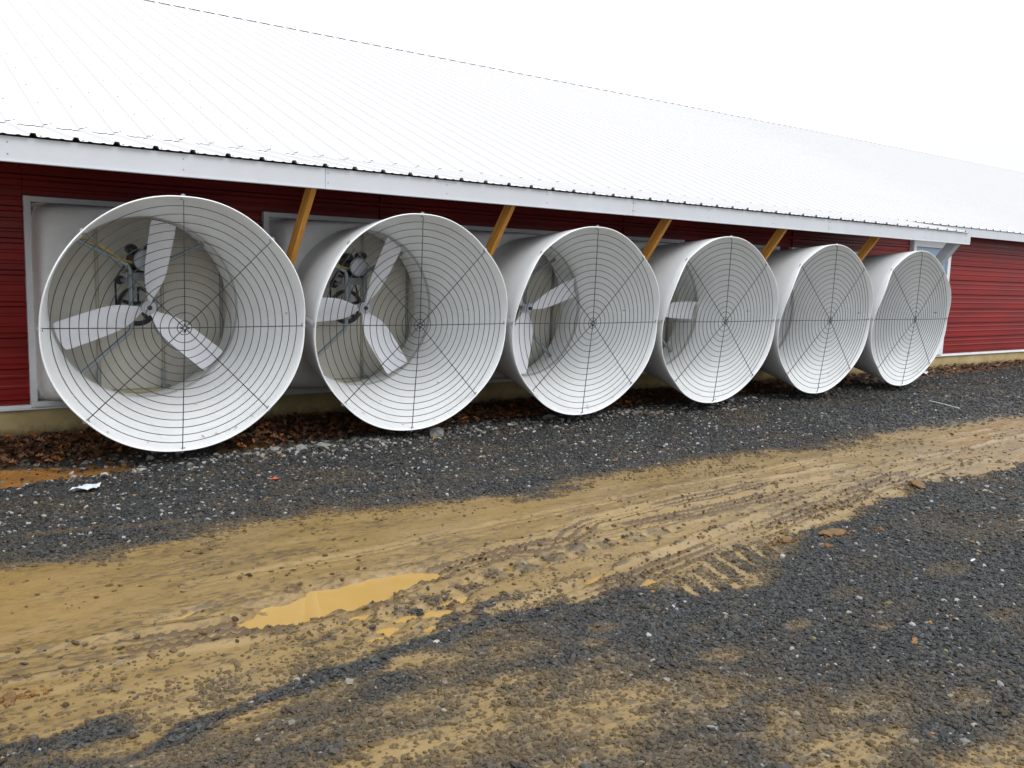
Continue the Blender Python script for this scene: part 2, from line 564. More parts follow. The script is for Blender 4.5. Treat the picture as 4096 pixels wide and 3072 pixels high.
# puddles: x, y, rx, ry, angle, depth
POOLS = [(-0.15, -2.735, .30, .115, .02, 1.0), (0.14, -2.665, .22, .085, -.12, .9), (-0.42, -2.80, .16, .06, 0, .8),
         (-0.80, -2.60, .08, .022, .1, .6), (-0.66, -2.57, .07, .02, 0, .55), 
         (0.02, -3.08, .055, .03, .3, .7), (0.16, -3.10, .075, .033, .1, .7), (-0.10, -3.14, .05, .03, 0, .6), (0.28, -3.02, .10, .022, .2, .6),
         (0.05, -3.22, .05, .03, .6, .6), (-0.16, -3.2, .06, .022, 0, .5), (-0.13, -2.965, .06, .022, 0, .6),
         (1.17, -3.31, .08, .022, .45, .7), (1.55, -2.70, .18, .022, .05, .6), (1.05, -2.70, .12, .018, .1, .5),
         (0.35, -2.50, .09, .016, 0, .5), (1.35, -2.40, .05, .02, 0, .55), (1.18, -2.46, .10, .016, 0, .5), (0.9, -2.45, .05, .02, .4, .5),
         (1.85, -2.62, .10, .018, .1, .5), (0.45, -2.86, .03, .02, .4, .6), (1.02, -3.12, .14, .02, .35, .5)]

def polyline_coords(x, y, pts):
    """distance along, signed lateral distance to a polyline"""
    best = np.full(x.shape, 1e9)
    along = np.zeros_like(x)
    lat = np.full(x.shape, 1e9)
    s0 = 0.0
    for (ax, ay), (bx, by) in zip(pts[:-1], pts[1:]):
        dx, dy = bx - ax, by - ay
        L = math.hypot(dx, dy)
        t = np.clip(((x - ax) * dx + (y - ay) * dy) / (L * L), 0, 1)
        px, py = ax + t * dx, ay + t * dy
        d = np.hypot(x - px, y - py)
        sg = np.sign((x - ax) * dy - (y - ay) * dx)
        m_ = d < best
        best = np.where(m_, d, best)
        along = np.where(m_, s0 + t * L, along)
        lat = np.where(m_, d * sg, lat)
        s0 += L
    return along, lat

POOL_Z = -0.030
RIBBONS = [([(-2.2, -3.36), (-1.6, -3.39), (-1.3, -3.385), (-1.05, -3.37)], .055),
           ([(-1.15, -3.66), (-.98, -3.52), (-.73, -3.45), (-.29, -3.385), (.26, -3.315), (.6, -3.36), (1.3, -3.50)], .042)]

def fields(x, y):
    """height, mud, churn, wet, soil, clay at world x, y"""
    up = np.interp(x, UPX, UPY)
    lo = np.interp(x, LOX, LOY)
    le = np.interp(x, LEX, LEY)
    nb = fbm(x * 2.3, y * 4.5, 3, 4) - 0.5
    ns = fbm(x * 1.5, y * 7.0, 9, 4) - 0.5
    nm = fbm(x * 6, y * 9, 21, 4) - 0.5
    edge = np.minimum(sstep(-0.22, 0.22, up - y + nb * 0.30 + nm * .15), sstep(-0.12, 0.20, y - lo + nb * 0.38 + nm * .15))
    mud = edge * (0.94 + nm * 0.5 + ns * 0.2)
    # thin, stony mud in the lower left of the track
    thin = sstep(-2.92, -3.2, y + ns * .25) * sstep(1.0, 0.2, x) * edge
    mud = mud - thin * (0.12 + ns * 0.8)
    below = sstep(0.02, -0.10, y - lo + nb * .2)
    mixl = below * sstep(1.0, -0.5, x + (y + 3.5) * 0.8) * np.clip(0.56 + ns * 1.2 + nm * 1.0, 0, .85)
    mud = np.maximum(mud, mixl)
    # ribbons of clean gravel left between the wheel paths
    for pts, hw in RIBBONS:
        sel = (x < 1.8) & (y < -3.1) & (y > -4.0)
        if sel.any():
            a, l = polyline_coords(x[sel], y[sel], pts)
            ln_ = sum(math.hypot(q[0] - p[0], q[1] - p[1]) for p, q in zip(pts[:-1], pts[1:]))
            k = sstep(hw * 1.7, hw * .5, np.abs(l) + nm[sel] * .09) * sstep(0, .12, a) * sstep(ln_, ln_ - .15, a)
            mud[sel] = mud[sel] * (1 - .85 * k)
    for bx, by, rx, ry, st in BLOBS:
        d = ((x - bx) / rx) ** 2 + ((y - by) / ry) ** 2
        mud = np.maximum(mud, .74 * st * sstep(1.9, 0.0, d + nm * 2.4 + ns))
    track = edge
    h = (fbm(x * 0.8, y * 0.8, 31, 3) - 0.5) * 0.05 - 0.020 * track
    h = h * sstep(1.6, 0.9, y)
    churn = np.zeros_like(x)
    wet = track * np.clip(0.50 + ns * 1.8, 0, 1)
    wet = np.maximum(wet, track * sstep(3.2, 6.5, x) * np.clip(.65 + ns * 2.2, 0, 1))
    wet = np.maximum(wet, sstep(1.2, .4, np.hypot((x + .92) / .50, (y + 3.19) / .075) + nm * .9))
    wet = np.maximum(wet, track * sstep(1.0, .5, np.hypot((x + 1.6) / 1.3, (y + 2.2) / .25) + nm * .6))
    # lumpy relief
    lump = fbm(x * 16, y * 16, 41, 4) - 0.5
    gl = fbm(x * 55, y * 55, 47, 2) - 0.5
    h = h + gl * 0.007 * (1 - .8 * track) + lump * (0.006 + 0.002 * track)
    # treads
    for pts, hw, pitch, dep, wins in TRACKS:
        x0 = min(p[0] for p in pts) - .4
        sel = (x > x0) & (y > -3.8) & (y < -1.6) & (x < 10)
        if not sel.any():
            continue
        a, l = polyline_coords(x[sel], y[sel], pts)
        l = l + (vnoise(a * 3, a * 0, 51) - .5) * .02
        inside = sstep(hw, hw * .72, np.abs(l))
        xw = x[sel]
        pat = np.zeros_like(xw)
        for w0, w1 in wins:
            pat = np.maximum(pat, sstep(w0 - .12, w0 + .1, xw) * sstep(w1 + .15, w1 - .1, xw))
        pat = np.maximum(pat, .42) * sstep(.16, .42, fbm(a * 2.2, l * 14 + 5, 61, 4))
        blk = 0.65 + 0.35 * np.cos(2 * np.pi * a / 0.045 + np.round(l / pitch) * 2.1)
        gro = np.cos(2 * np.pi * l / pitch)
        amp = inside * pat * dep
        hh = h[sel]
        hh = hh - 0.010 * inside * dep + amp * 0.020 * gro * blk
        # squeezed-up shoulders
        sh = np.exp(-((np.abs(l) - hw * 1.25) / .028) ** 2)
        hh = hh + sh * 0.013 * dep * (0.4 + 1.2 * (fbm(a * 7, l * 12, 71, 3) - .2))
        h[sel] = hh
        cc = churn[sel]
        cc = np.maximum(cc, amp * (0.25 + 0.85 * sstep(-.2, .5, gro) * (.75 + .25 * blk)))
        cc = np.maximum(cc, sh * dep * np.clip(fbm(a * 8, l * 20, 73, 3) * 1.7 - .45, 0, 1))
        churn[sel] = cc
    for pts, hw, pitch, frac, slant in LUGS:
        sel = (x > -.6) & (x < 4.5) & (y > -4) & (y < -2.4)
        if not sel.any():
            continue
        a, l = polyline_coords(x[sel], y[sel], pts)
        L = sum(math.hypot(q[0] - p[0], q[1] - p[1]) for p, q in zip(pts[:-1], pts[1:]))
        inside = sstep(hw * 1.1, hw * .7, np.abs(l) + (fbm(a * 9, l * 12, 5, 3) - .5) * .10) * sstep(0, .1, a) * sstep(L, L - .2, a)
        if slant > .5:
            inside = inside * (.35 + .65 * sstep(1.25, .75, a))
        ph = ((a + l * slant) / pitch) % 1.0
        bar = sstep(frac + .12, frac - .08, np.abs(ph - .5) * 2 + nm[sel] * .5)
        h[sel] = h[sel] - inside * (0.004 + 0.012 * bar)
        mu = mud[sel]
        tg = np.maximum(mu, .92) * bar + mu * .6 * (1 - bar)
        mu = mu * (1 - inside) + tg * inside
        mud[sel] = mu
        wet[sel] = np.maximum(wet[sel], inside * bar)
        churn[sel] = churn[sel] * (1 - inside * bar)
    # broken, clotted mud around the big puddle
    ring = np.exp(-(((x + 0.12) / .62) ** 2 + ((y + 2.76) / .28) ** 2) ** 2)
    clot = fbm(x * 22, y * 26, 81, 4)
    h = h + ring * (clot - .42) * 0.040
    churn = np.maximum(churn, ring * sstep(.5, .68, clot) * .8)
    ring2 = np.exp(-(((x - 0.1) / .5) ** 2 + ((y + 3.12) / .16) ** 2) ** 2)
    h = h + ring2 * (clot - .5) * 0.03
    mud = mud - ring2 * sstep(.52, .66, fbm(x * 14, y * 18, 83, 3)) * .55
    # puddle basins
    for bx, by, rx, ry, an, dep in POOLS:
        ca, sa = math.cos(an), math.sin(an)
        u = ((x - bx) * ca + (y - by) * sa) / rx
        v = (-(x - bx) * sa + (y - by) * ca) / ry
        d = np.sqrt(u * u + v * v) * .88 + nm * .5 + lump * .35
        k = sstep(1.2, 0.75, d)
        tgt = POOL_Z - 0.004 - 0.012 * dep
        h = np.where(k > 0, h * (1 - k) + (tgt + gl * .004 + lump * .016) * k, h)
        mud = np.maximum(mud, k)
        churn = churn * (1 - k)
        wet = np.maximum(wet, k)
    # keep the dry track surface above the water table
    pk = np.zeros_like(x)
    for bx, by, rx, ry, an, dep in POOLS:
        pk = np.maximum(pk, sstep(2.2, 1.1, np.hypot((x - bx) / rx, (y - by) / ry)))
    floor_ = POOL_Z + 0.004 + lump * .01
    h = np.where((pk < .35) & (h < floor_), floor_, h)
    # soil by the wall
    soil = sstep(-0.10, 0.12, y - le + nb * .3)
    h = h + soil * (0.02 + 0.03 * (fbm(x * 5, y * 5, 91, 3) - .3))
    # orange clay seep
    clay = sstep(1.0, .55, np.hypot((x + 1.25) / 1.25, (y - 0.20) / .24) + nm * .6) * sstep(.2, -.5, x)
    clay = np.maximum(clay, .58 * sstep(1.0, .6, np.hypot((x + 0.0) / .9, (y - 0.33) / .15) + nm * .5))
    h = h - clay * .012
    # stones raised by the wall edge of the gravel
    bank = np.exp(-((y - le + 0.22) / 0.18) ** 2) * sstep(-.6, .6, x)
    h = h + bank * .025
    # the ground rises very slightly along the building
    far = np.clip((x - 3) / 12, 0, 1)
    h = h + far * .05 * sstep(-1.8, 0.5, y)
    mud = np.clip(mud, 0, 1)
    return h, mud, churn, wet, soil, clay

def hgt(x, y):
    return fields(np.atleast_1d(np.asarray(x, float)), np.atleast_1d(np.asarray(y, float)))[0]

def axis(stops):
    out = [stops[0][0]]
    for (a, s0), (b, s1) in zip(stops[:-1], stops[1:]):
        while out[-1] < b - 1e-9:
            t = (out[-1] - a) / (b - a)
            out.append(out[-1] + s0 + (s1 - s0) * t)
        out[-1] = b
    return np.array(out)

def build_ground():
    xs = axis([(-900, 120), (-60, 12), (-8, 1.2), (-2.2, .05), (-1.7, .011), (2.8, .011), (5.5, .02), (12, .05), (20, .12), (40, 1.2), (80, 8), (900, 120)])
    ys = axis([(-900, 120), (-60, 12), (-9, .8), (-5.6, .05), (-5.2, .012), (-1.4, .012), (0.0, .016), (1.3, .016), (1.6, .05), (3, .5), (30, 5), (80, 10), (900, 120)])
    nx, ny = len(xs), len(ys)
    X, Y = np.meshgrid(xs, ys, indexing='ij')
    h, mud, churn, wet, soil, clay = fields(X.ravel(), Y.ravel())
    near = sstep(60, 25, np.hypot(X.ravel(), Y.ravel()))
    h = h * near
    co = np.stack([X.ravel(), Y.ravel(), h], 1).astype(np.float32)
    i = np.arange(nx - 1)[:, None] * ny + np.arange(ny - 1)[None, :]
    q = np.stack([i, i + ny, i + ny + 1, i + 1], -1).reshape(-1, 4).astype(np.int32)
    me = bpy.data.meshes.new('ground')
    me.vertices.add(len(co))
    me.vertices.foreach_set('co', co.ravel())
    me.loops.add(q.size)
    me.loops.foreach_set('vertex_index', q.ravel())
    me.polygons.add(len(q))
    me.polygons.foreach_set('loop_start', np.arange(0, q.size, 4, dtype=np.int32))
    me.polygons.foreach_set('use_smooth', np.ones(len(q), bool))
    me.update(calc_edges=True)
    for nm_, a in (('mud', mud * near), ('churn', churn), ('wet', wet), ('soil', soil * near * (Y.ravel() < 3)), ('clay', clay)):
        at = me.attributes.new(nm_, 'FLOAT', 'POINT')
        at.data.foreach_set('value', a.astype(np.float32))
    me.materials.append(M['ground'])
    o = link('ground', me)
    tag(o, kind='structure')
build_ground()

# puddles: still sheets of water lying in their hollows
def puddle(bx, by, rx, ry, an):
    n = 40
    V = [(bx, by, POOL_Z)]
    for j in range(n):
        w = 2 * math.pi * j / n
        u, v = math.cos(w) * rx * 1.28, math.sin(w) * ry * 1.4
        V.append((bx + u * math.cos(an) - v * math.sin(an), by + u * math.sin(an) + v * math.cos(an), POOL_Z))
    F = [(0, 1 + j, 1 + (j + 1) % n) for j in range(n)]
    return V, F
V, F = [], []
for g0 in POOLS[:3]:
    pass
for k, (bx, by, rx, ry, an, dep) in enumerate(POOLS[3:]):
    v, f = puddle(bx, by, rx, ry, an)
    tag(obj('puddle', [(a, b, c - 0.0004 * (k % 7)) for a, b, c in v], f, M['water']), kind='structure')
# the long puddle is one sheet
n = 48
big = [(-0.66, -2.90), (-0.50, -2.93), (-0.30, -2.91), (-0.10, -2.90), (0.10, -2.86), (0.28, -2.80), (0.42, -2.70), (0.42, -2.60), (0.28, -2.53), (0.08, -2.53), (-0.12, -2.55), (-0.30, -2.60), (-0.46, -2.68), (-0.62, -2.76)]
obj_big = obj('puddle', [(a, b, POOL_Z + .0006) for a, b in big], [tuple(range(len(big)))], M['water'])
tag(obj_big, kind='structure')

# ------------------------------------------------------------------ the barn
S = 1.820133
WALL = 1.395          # face of the red siding
Z0 = 0.97             # height of the fan axes
barn = empty('barn', (0, 1.5, 0))
tag(barn, 'long low red metal barn with white ribbed roof behind the row of fans', 'barn')
barn.location = (0, 0, 0)

def rib_profile(a0, a1, period=0.235, major=0.021, minor=0.005, phase=0.0, foot=.024):
    """breakpoints (t, height) of ribbed sheet metal between a0 and a1"""
    pts = {}
    k0 = math.floor((a0 - phase) / period) - 1
    k1 = math.ceil((a1 - phase) / period) + 1
    br = []
    for k in range(k0, k1 + 1):
        c = phase + k * period
        br += [(c - foot, 0), (c - .013, major), (c + .013, major), (c + foot, 0)]
        for d in (period / 3, 2 * period / 3):
            br += [(c + d - .016, 0), (c + d - .007, minor), (c + d + .007, minor), (c + d + .016, 0)]
    br.sort()
    T = np.array([b[0] for b in br])
    H = np.array([b[1] for b in br])
    ts = [a0] + [t for t in T if a0 + 1e-6 < t < a1 - 1e-6] + [a1]
    return [(t, float(np.interp(t, T, H))) for t in ts]

def siding(x0, x1, z0, z1, y=WALL):
    pr = rib_profile(z0, z1, phase=0.35)
    V, F = [], []
    for z, h in pr:
        V += [(x0, y - h, z), (x1, y - h, z)]
    k = len(pr)
    for i in range(k - 1):
        F.append((2 * i, 2 * i + 1, 2 * i + 3, 2 * i + 2))
    # turned edges give the sheet its depth
    o = len(V)
    for z, h in pr:
        V += [(x0, y + .02, z), (x1, y + .02, z)]
    for i in range(k - 1):
        F.append((2 * i, 2 * i + 2, o + 2 * i + 2, o + 2 * i))
        F.append((2 * i + 1, o + 2 * i + 1, o + 2 * i + 3, 2 * i + 3))
    return obj('siding_panel', V, F, M['red'], barn)

FT, FB = Z0 + .887, Z0 - .69          # top and bottom of the fan frames
SB, ST = Z0 - .675, 2.27              # siding bottom, siding top
DX0, DX1 = 11.35, 12.48               # door
# left of the first fan
siding(-6.0, -2.9, SB, ST)
siding(-2.895, -.760, SB, ST)
for k in range(5):
    siding(k * S + .813, (k + 1) * S - .760, SB, FT)
siding(5 * S + .813, DX0 - .05, SB, FT)
xs_ = [-.757, 2.2, 5.3, 8.4, DX0 - .05]
for a, b in zip(xs_[:-1], xs_[1:]):
    siding(a, b - .004, FT + .003, ST)
x = DX1 + .004
while x < 62:
    siding(x, x + 3.655, SB, ST)
    x += 3.66
# seam flashing between sheets on the upper wall
for a in xs_[1:-1]:
    MB().box(a - .006, a + .006, WALL - .022, WALL + .01, FT + .01, ST).obj('seam_strip', M['red'], barn)
# dark strip that paints the trim's shadow into the gap beside the door
MB().box(DX0 - .05, DX0 - .002, WALL + .02, WALL + .06, SB, ST).obj('door_shadow_strip', M['dark'], barn)
# rear wall, gable wall and backing, so the building is closed
RY, RZ = 9.27, Z0 + 4.571            # ridge
bk = MB()
bk.box(-6, 62, 2 * RY - 1.41, 2 * RY - 1.39, 0.2, 2.3)
bk.obj('rear_wall', M['red'], barn)
for gx in (61.98, -6.02):
    gb = MB()
    gb.add([(gx, 1.41, 0), (gx, 2 * RY - 1.41, 0), (gx, 2 * RY - 1.41, 2.3), (gx, RY, RZ - .08), (gx, 1.41, 2.3)], [(0, 1, 2, 3, 4)])
    gb.obj('gable_wall', M['red'], barn)
# inner lining behind the sheets (dark), with the fan openings kept clear
ln = MB()
ln.box(-6, 62, WALL + .30, WALL + .32, 0.05, 2.3)
ln.obj('inner_lining', M['dark'], barn)
# foundation and the white drip trim above it
ax = -6.0
while ax < 62:
    MB().box(ax, ax + 11.33, WALL - .012, WALL + .25, -.25, Z0 - .715).obj('foundation', M['found'], barn)
    ax += 11.332
tr = MB()
ax = -6.0
while ax < 62:
    t = MB()
    t.box(ax, ax + 3.05, WALL - .040, WALL + .02, Z0 - .7135, Z0 - .703)
    t.box(ax, ax + 3.05, WALL - .030, WALL + .02, Z0 - .702, Z0 - .678)
    t.obj('base_trim', M['trimw'], barn)
    ax += 3.052

# door
door = MB()
dz0 = Z0 - .68
door.box(DX0, DX0 + .075, WALL - .055, WALL + .03, dz0, 2.115)
door.box(DX1 - .085, DX1, WALL - .055, WALL + .03, dz0, 2.115)
door.box(DX0 + .075, DX1 - .085, WALL - .055, WALL + .03, 2.0, 2.115)
door.box(DX0 + .075, DX1 - .085, WALL - .055, WALL + .03, dz0, dz0 + .06)
d_ = door.obj('door', M['trimw'], barn)
pn = MB()
pn.box(DX0 + .077, DX1 - .087, WALL - .02, WALL + .02, 1.05, 1.998)
pn.obj('pane', M['glass'], d_)
pn = MB()
pn.box(DX0 + .077, DX1 - .087, WALL - .03, WALL + .02, dz0 + .062, 1.045)
pn.obj('door_panel', M['trimw'], d_)
MB().cyl((DX1 - .15, WALL - .075, 1.25), (0, 1, 0), .025, .05, 12).obj('door_handle', M['galv'], d_)

# roof sheets
def roof_sheet(x0, x1, y0, z0, y1, z1, name, phase=0.0, nseg=1):
    key = None
    pr = rib_profile(x0, x1, phase=phase, major=.020, minor=.004, foot=.022)
    L = math.hypot(y1 - y0, z1 - z0)
    ny_, nz_ = -(z1 - z0) / L, (y1 - y0) / L
    V, F = [], []
    for s in range(nseg + 1):
        t = s / nseg
        for x, h in pr:
            V.append((x, y0 + (y1 - y0) * t + ny_ * h, z0 + (z1 - z0) * t + nz_ * h))
    k = len(pr)
    for s in range(nseg):
        for i in range(k - 1):
            F.append((s * k + i, s * k + i + 1, (s + 1) * k + i + 1, (s + 1) * k + i))
    return obj(name, V, F, M['roof'], barn)

PW = 0.94
RPH = -0.865                              # a rib stands here
EY0, EZ0, EY1, EZ1 = -0.028, Z0 + 1.158, 1.13, Z0 + 1.366
MY0, MZ0 = 1.085, Z0 + 1.3635
def screws(x0, x1, rows, name, parent):
    s = MB()
    for (y, z, nx_, ny__, nz__) in rows:
        k = math.ceil((x0 - RPH) / .235)
        while RPH + k * .235 < x1:
            xx = RPH + k * .235 + .048
            s.cyl((xx, y + ny__ * .003, z + nz__ * .003), (0, ny__, nz__), .0055, .006, 6)
            k += 1
    o = s.obj(name, M['screw'], parent)
    o['kind'] = 'stuff'
    return o
sl = math.hypot(RY - MY0, RZ - MZ0)
mn = (-(RZ - MZ0) / sl, (RY - MY0) / sl)
i = 0
x = RPH - .235 / 2 - 4 * PW
while x < 61:
    p_ = roof_sheet(x, x + PW - .001, MY0, MZ0, RY - .02, RZ - .02 * .393, 'roof_panel', RPH)
    if x < 12:
        rows = []
        for t in np.arange(0.10, 7.5, .61):
            f_ = t / sl
            rows.append((MY0 + (RY - MY0) * f_, MZ0 + (RZ - MZ0) * f_, 0, mn[0], mn[1]))
        screws(x, x + PW, rows, 'roof_screws', p_)
    x += PW
rear = MB()
rear.add([(-6, RY + .02, RZ - .008), (62, RY + .02, RZ - .008), (62, 2 * RY - MY0, MZ0), (-6, 2 * RY - MY0, MZ0)], [(0, 1, 2, 3)])
rear.obj('rear_roof', M['roof'], barn)
# ridge cap in lengths, on a dark vented closure
x = -4.6
while x < 61:
    c_ = MB()
    c_.add([(x, RY - .17, RZ - .048), (x + 3.04, RY - .17, RZ - .048), (x + 3.04, RY, RZ + .06), (x, RY, RZ + .06), (x, RY + .17, RZ - .048), (x + 3.04, RY + .17, RZ - .048)],
           [(0, 1, 2, 3), (3, 2, 5, 4)])
    cp = c_.obj('ridge_cap', M['roof'], barn)
    MB().box(x, x + 3.04, RY - .155, RY - .13, RZ - .10, RZ - .044).obj('ridge_vent', M['ridge'], cp)
    x += 3.05
# lean-out eave over the fans
x = RPH - .235 / 2 - 4 * PW
while x < 10.2:
    x1 = min(x + PW - .001, 10.50)
    p_ = roof_sheet(x, x1, EY0, EZ0, EY1, EZ1, 'eave_panel', RPH)
    screws(x, x1, [(EY0 + .05, EZ0 + .05 * .18, 0, -.177, .984)], 'eave_screws', p_)
    x += PW
# fascias
FE = 10.37
seams = [-5.11, -2.04, 1.03, 4.12, 7.18, FE]
for a, b in zip(seams[:-1], seams[1:]):
    t = MB()
    t.box(a, b - .003, 0.0, .022, Z0 + 1.008, Z0 + 1.149)
    t.box(a, b - .003, -.006, 0.05, Z0 + 1.000, Z0 + 1.0075)
    f_ = t.obj('fascia', M['fascia'], barn)
    s = MB()
    k = a + .02
    while k < b:
        for zz in (1.045, 1.115):
            s.cyl((k, -.001, Z0 + zz), (0, 1, 0), .0042, .004, 6)
        k += 1.02
    s.obj('fascia_nails', M['screw'], f_)
fr = MB()
fr.add([(xx, yy, zz) for xx in (FE - .001, FE + .018) for yy, zz in ((0.0, Z0 + 1.005), (1.08, Z0 + 1.20), (1.08, Z0 + 1.345), (0.0, Z0 + 1.149))],
       [(0, 1, 2, 3), (7, 6, 5, 4), (0, 4, 5, 1), (1, 5, 6, 2), (2, 6, 7, 3), (3, 7, 4, 0)])
fr.obj('fascia_return', M['fascia'], barn)
ax = FE + .02
while ax < 61:
    MB().box(ax, ax + 3.05, 1.10, 1.122, Z0 + 1.226, Z0 + 1.358).obj('main_fascia', M['fascia'], barn)
    ax += 3.053
MB().box(-6, FE - .002, .024, WALL - .025, Z0 + 1.150, Z0 + 1.156).obj('shade_soffit', M['shade_soffit'], barn)  # unseen board, added to keep the space under the eave dark
MB().box(FE + .02, 61, 1.124, WALL - .02, Z0 + 1.30, Z0 + 1.306).obj('shade_soffit', M['shade_soffit'], barn)
# a nailing beam behind the fascia carries the braces
MB().box(-6, FE - .004, .024, .062, Z0 + 1.012, Z0 + 1.148).obj('eave_beam', M['shade_soffit'], barn)

def brace_box(x, m, wx, wd):
    a = Vector((x, .030, Z0 + 1.03))
    b = Vector((x, WALL - .035, Z0 - .70))
    t = (b - a).normalized()
    nrm = Vector((0, -t.z, t.y))
    if nrm.y > 0:
        nrm = -nrm
    V = []
    for p in (a, b):
        for sx in (-1, 1):
            for sn in (0, -1):
                V.append(p + Vector((sx * wx / 2, 0, 0)) + nrm * (sn * wd))
    F = [(0, 1, 3, 2), (4, 6, 7, 5), (0, 4, 5, 1), (2, 3, 7, 6), (0, 2, 6, 4), (1, 5, 7, 3)]
    # store along local Z for the grain
    L = (b - a).length
    VL = []
    for p in (0, L):
        for sx in (-1, 1):
            for sn in (0, -1):
                VL.append((sx * wx / 2, sn * wd, p))
    me = mesh('brace', VL, F, m)
    o = link('brace', me, barn)
    mtx = Matrix(((1, nrm.x, t.x, a.x), (0, nrm.y, t.y, a.y), (0, nrm.z, t.z, a.z), (0, 0, 0, 1)))
    o.matrix_local = mtx
    return o
for k in range(5):
    brace_box(k * S + (.965, .955, 1.04, 1.03, 1.02)[k], M['wood'], .042, .092)
eb = brace_box(10.20, M['fascia'], .105, .12)
eb['label'] = 'white metal-wrapped brace at the end of the eave'

# ------------------------------------------------------------------ exhaust fans
TH = math.radians(4.05)
RG, RR = .85, .862
TC = (0.02, 1.0, .08)           # throat centre, fan coordinates (x, y, z about the fan axis)
def mouth(a, b, nrm):
    """point in the tilted mouth plane: a across, b up, nrm outward"""
    return (a, -b * math.sin(TH) - nrm * math.cos(TH), b * math.cos(TH) - nrm * math.sin(TH))
BASE = Vector((0, .69, .10))    # the empty sits under the fan
def off(V):
    return [(v[0] - BASE[0], v[1] - BASE[1], v[2] + Z0 - BASE[2]) for v in V]

NA = 144
def lobe(w):
    w = w % (2 * math.pi)
    o_ = int(w / (math.pi / 4)) % 8
    e = abs(math.sin(4 * w)) ** 1.1
    return .007 * e, (.028, -.016, .022, .052, -.018, -.010, -.016, .014)[o_] * e
def shell():
    V = []
    def ring(c, tilt, r, lw=0.0):
        for j in range(NA):
            w = 2 * math.pi * j / NA
            dr, dn = lobe(w)
            rr = r + dr * lw
            a, b = rr * math.cos(w), rr * math.sin(w)
            n_ = dn * lw
            V.append((c[0] + a, c[1] - b * math.sin(tilt) - n_ * math.cos(tilt), c[2] + b * math.cos(tilt) - n_ * math.sin(tilt)))
    K = 0
    # inside: bell behind the throat, throat, cone, lip
    for y, r in ((1.362, .735), (1.30, .712), (1.22, .697), (1.12, .690)):
        ring((TC[0], y, TC[2]), 0, r)
        K += 1
    ns = 12
    for s in range(ns + 1):
        t = s / ns
        ring((TC[0] * (1 - t), 1 - t, TC[2] * (1 - t)), TH * t, .690 + .170 * t ** 1.06, t ** 5)
        K += 1
    # rounded lip
    for rr, nn in ((.864, .006), (.869, .004)):
        for j in range(NA):
            w = 2 * math.pi * j / NA
            dr, dn = lobe(w)
            V.append(mouth((rr + dr) * math.cos(w), (rr + dr) * math.sin(w), dn + nn))
        K += 1
    for s in range(ns, -1, -1):
        t = s / ns
        ring((TC[0] * (1 - t), 1 - t + .0, TC[2] * (1 - t)), TH * t, .700 + .171 * t ** 1.06, t ** 5)
        K += 1
    for y, r in ((1.20, .700), (1.29, .703), (1.33, .712), (1.352, .728)):
        ring((TC[0], y, TC[2]), 0, r)
        K += 1
    F = []
    for k in range(K):
        for j in range(NA):
            k2 = (k + 1) % K
            F.append((k * NA + j, k * NA + (j + 1) % NA, k2 * NA + (j + 1) % NA, k2 * NA + j))
    me = mesh('cone', off(V), F, M['poly'], True)
    return me

def panel_mesh():
    """square moulded front with a round opening and soft edges"""
    V, F = [], []
    n_ = 96
    cx, cz, hw = .026, .098, .742
    loops = [(0.0, .998), (.06, 1.006), (.35, 1.012), (.62, 1.02), (.78, 1.04), (.88, 1.08), (.95, 1.15), (.985, 1.24), (1.0, 1.395), (1.03, 1.403)]
    for t, y in loops:
        for j in range(n_):
            w = 2 * math.pi * j / n_
            c, s = math.cos(w), math.sin(w)
            ex = 16 if t <= 1 else 60
            rs = hw / ((abs(c) ** ex + abs(s) ** ex) ** (1 / ex))
            qx, qz = cx + rs * c, cz + rs * s
            px, pz = TC[0] + .701 * c, TC[2] + .701 * s
            V.append((px + (qx - px) * t, y, pz + (qz - pz) * t))
    for k in range(len(loops) - 1):
        for j in range(n_):
            F.append((k * n_ + j, k * n_ + (j + 1) % n_, (k + 1) * n_ + (j + 1) % n_, (k + 1) * n_ + j))
    return mesh('housing_panel', off(V), F, M['panel'], True)

fan_parts = {}
fan_parts['cone'] = shell()
fan_parts['panel'] = panel_mesh()

def offmb(mb, name, m, smooth=False):
    mb.V = off(mb.V)
    return mb.mesh(name, m, smooth)

# trim frame: four rails
FXL, FXR = -.757, .810
fan_parts['rails'] = [
    offmb(MB().box(FXL, FXL + .046, 1.345, 1.43, -.650, .887), 'frame_rail', M['trimw']),
    offmb(MB().box(FXR - .046, FXR, 1.345, 1.43, -.650, .887), 'frame_rail', M['trimw']),
    offmb(MB().box(FXL + .047, FXR - .047, 1.347, 1.43, .846, .886), 'frame_rail', M['trimw']),
    offmb(MB().box(FXL, FXR, 1.338, 1.43, -.690, -.652), 'frame_rail', M['trimw'])]
# throat band
tb = MB()
NB = 96
for y0_, y1_ in ((.985, 1.03),):
    V, F = [], []
    for (r, y) in ((.6895, y0_), (.684, y0_), (.684, y1_), (.6895, y1_)):
        for j in range(NB):
            w = 2 * math.pi * j / NB
            V.append((TC[0] + r * math.cos(w), y, TC[2] + r * math.sin(w)))
    for k in range(4):
        for j in range(NB):
            F.append((k * NB + j, k * NB + (j + 1) % NB, ((k + 1) % 4) * NB + (j + 1) % NB, ((k + 1) % 4) * NB + j))
    tb.add(V, F)
fan_parts['band'] = offmb(tb, 'throat_band', M['band'])
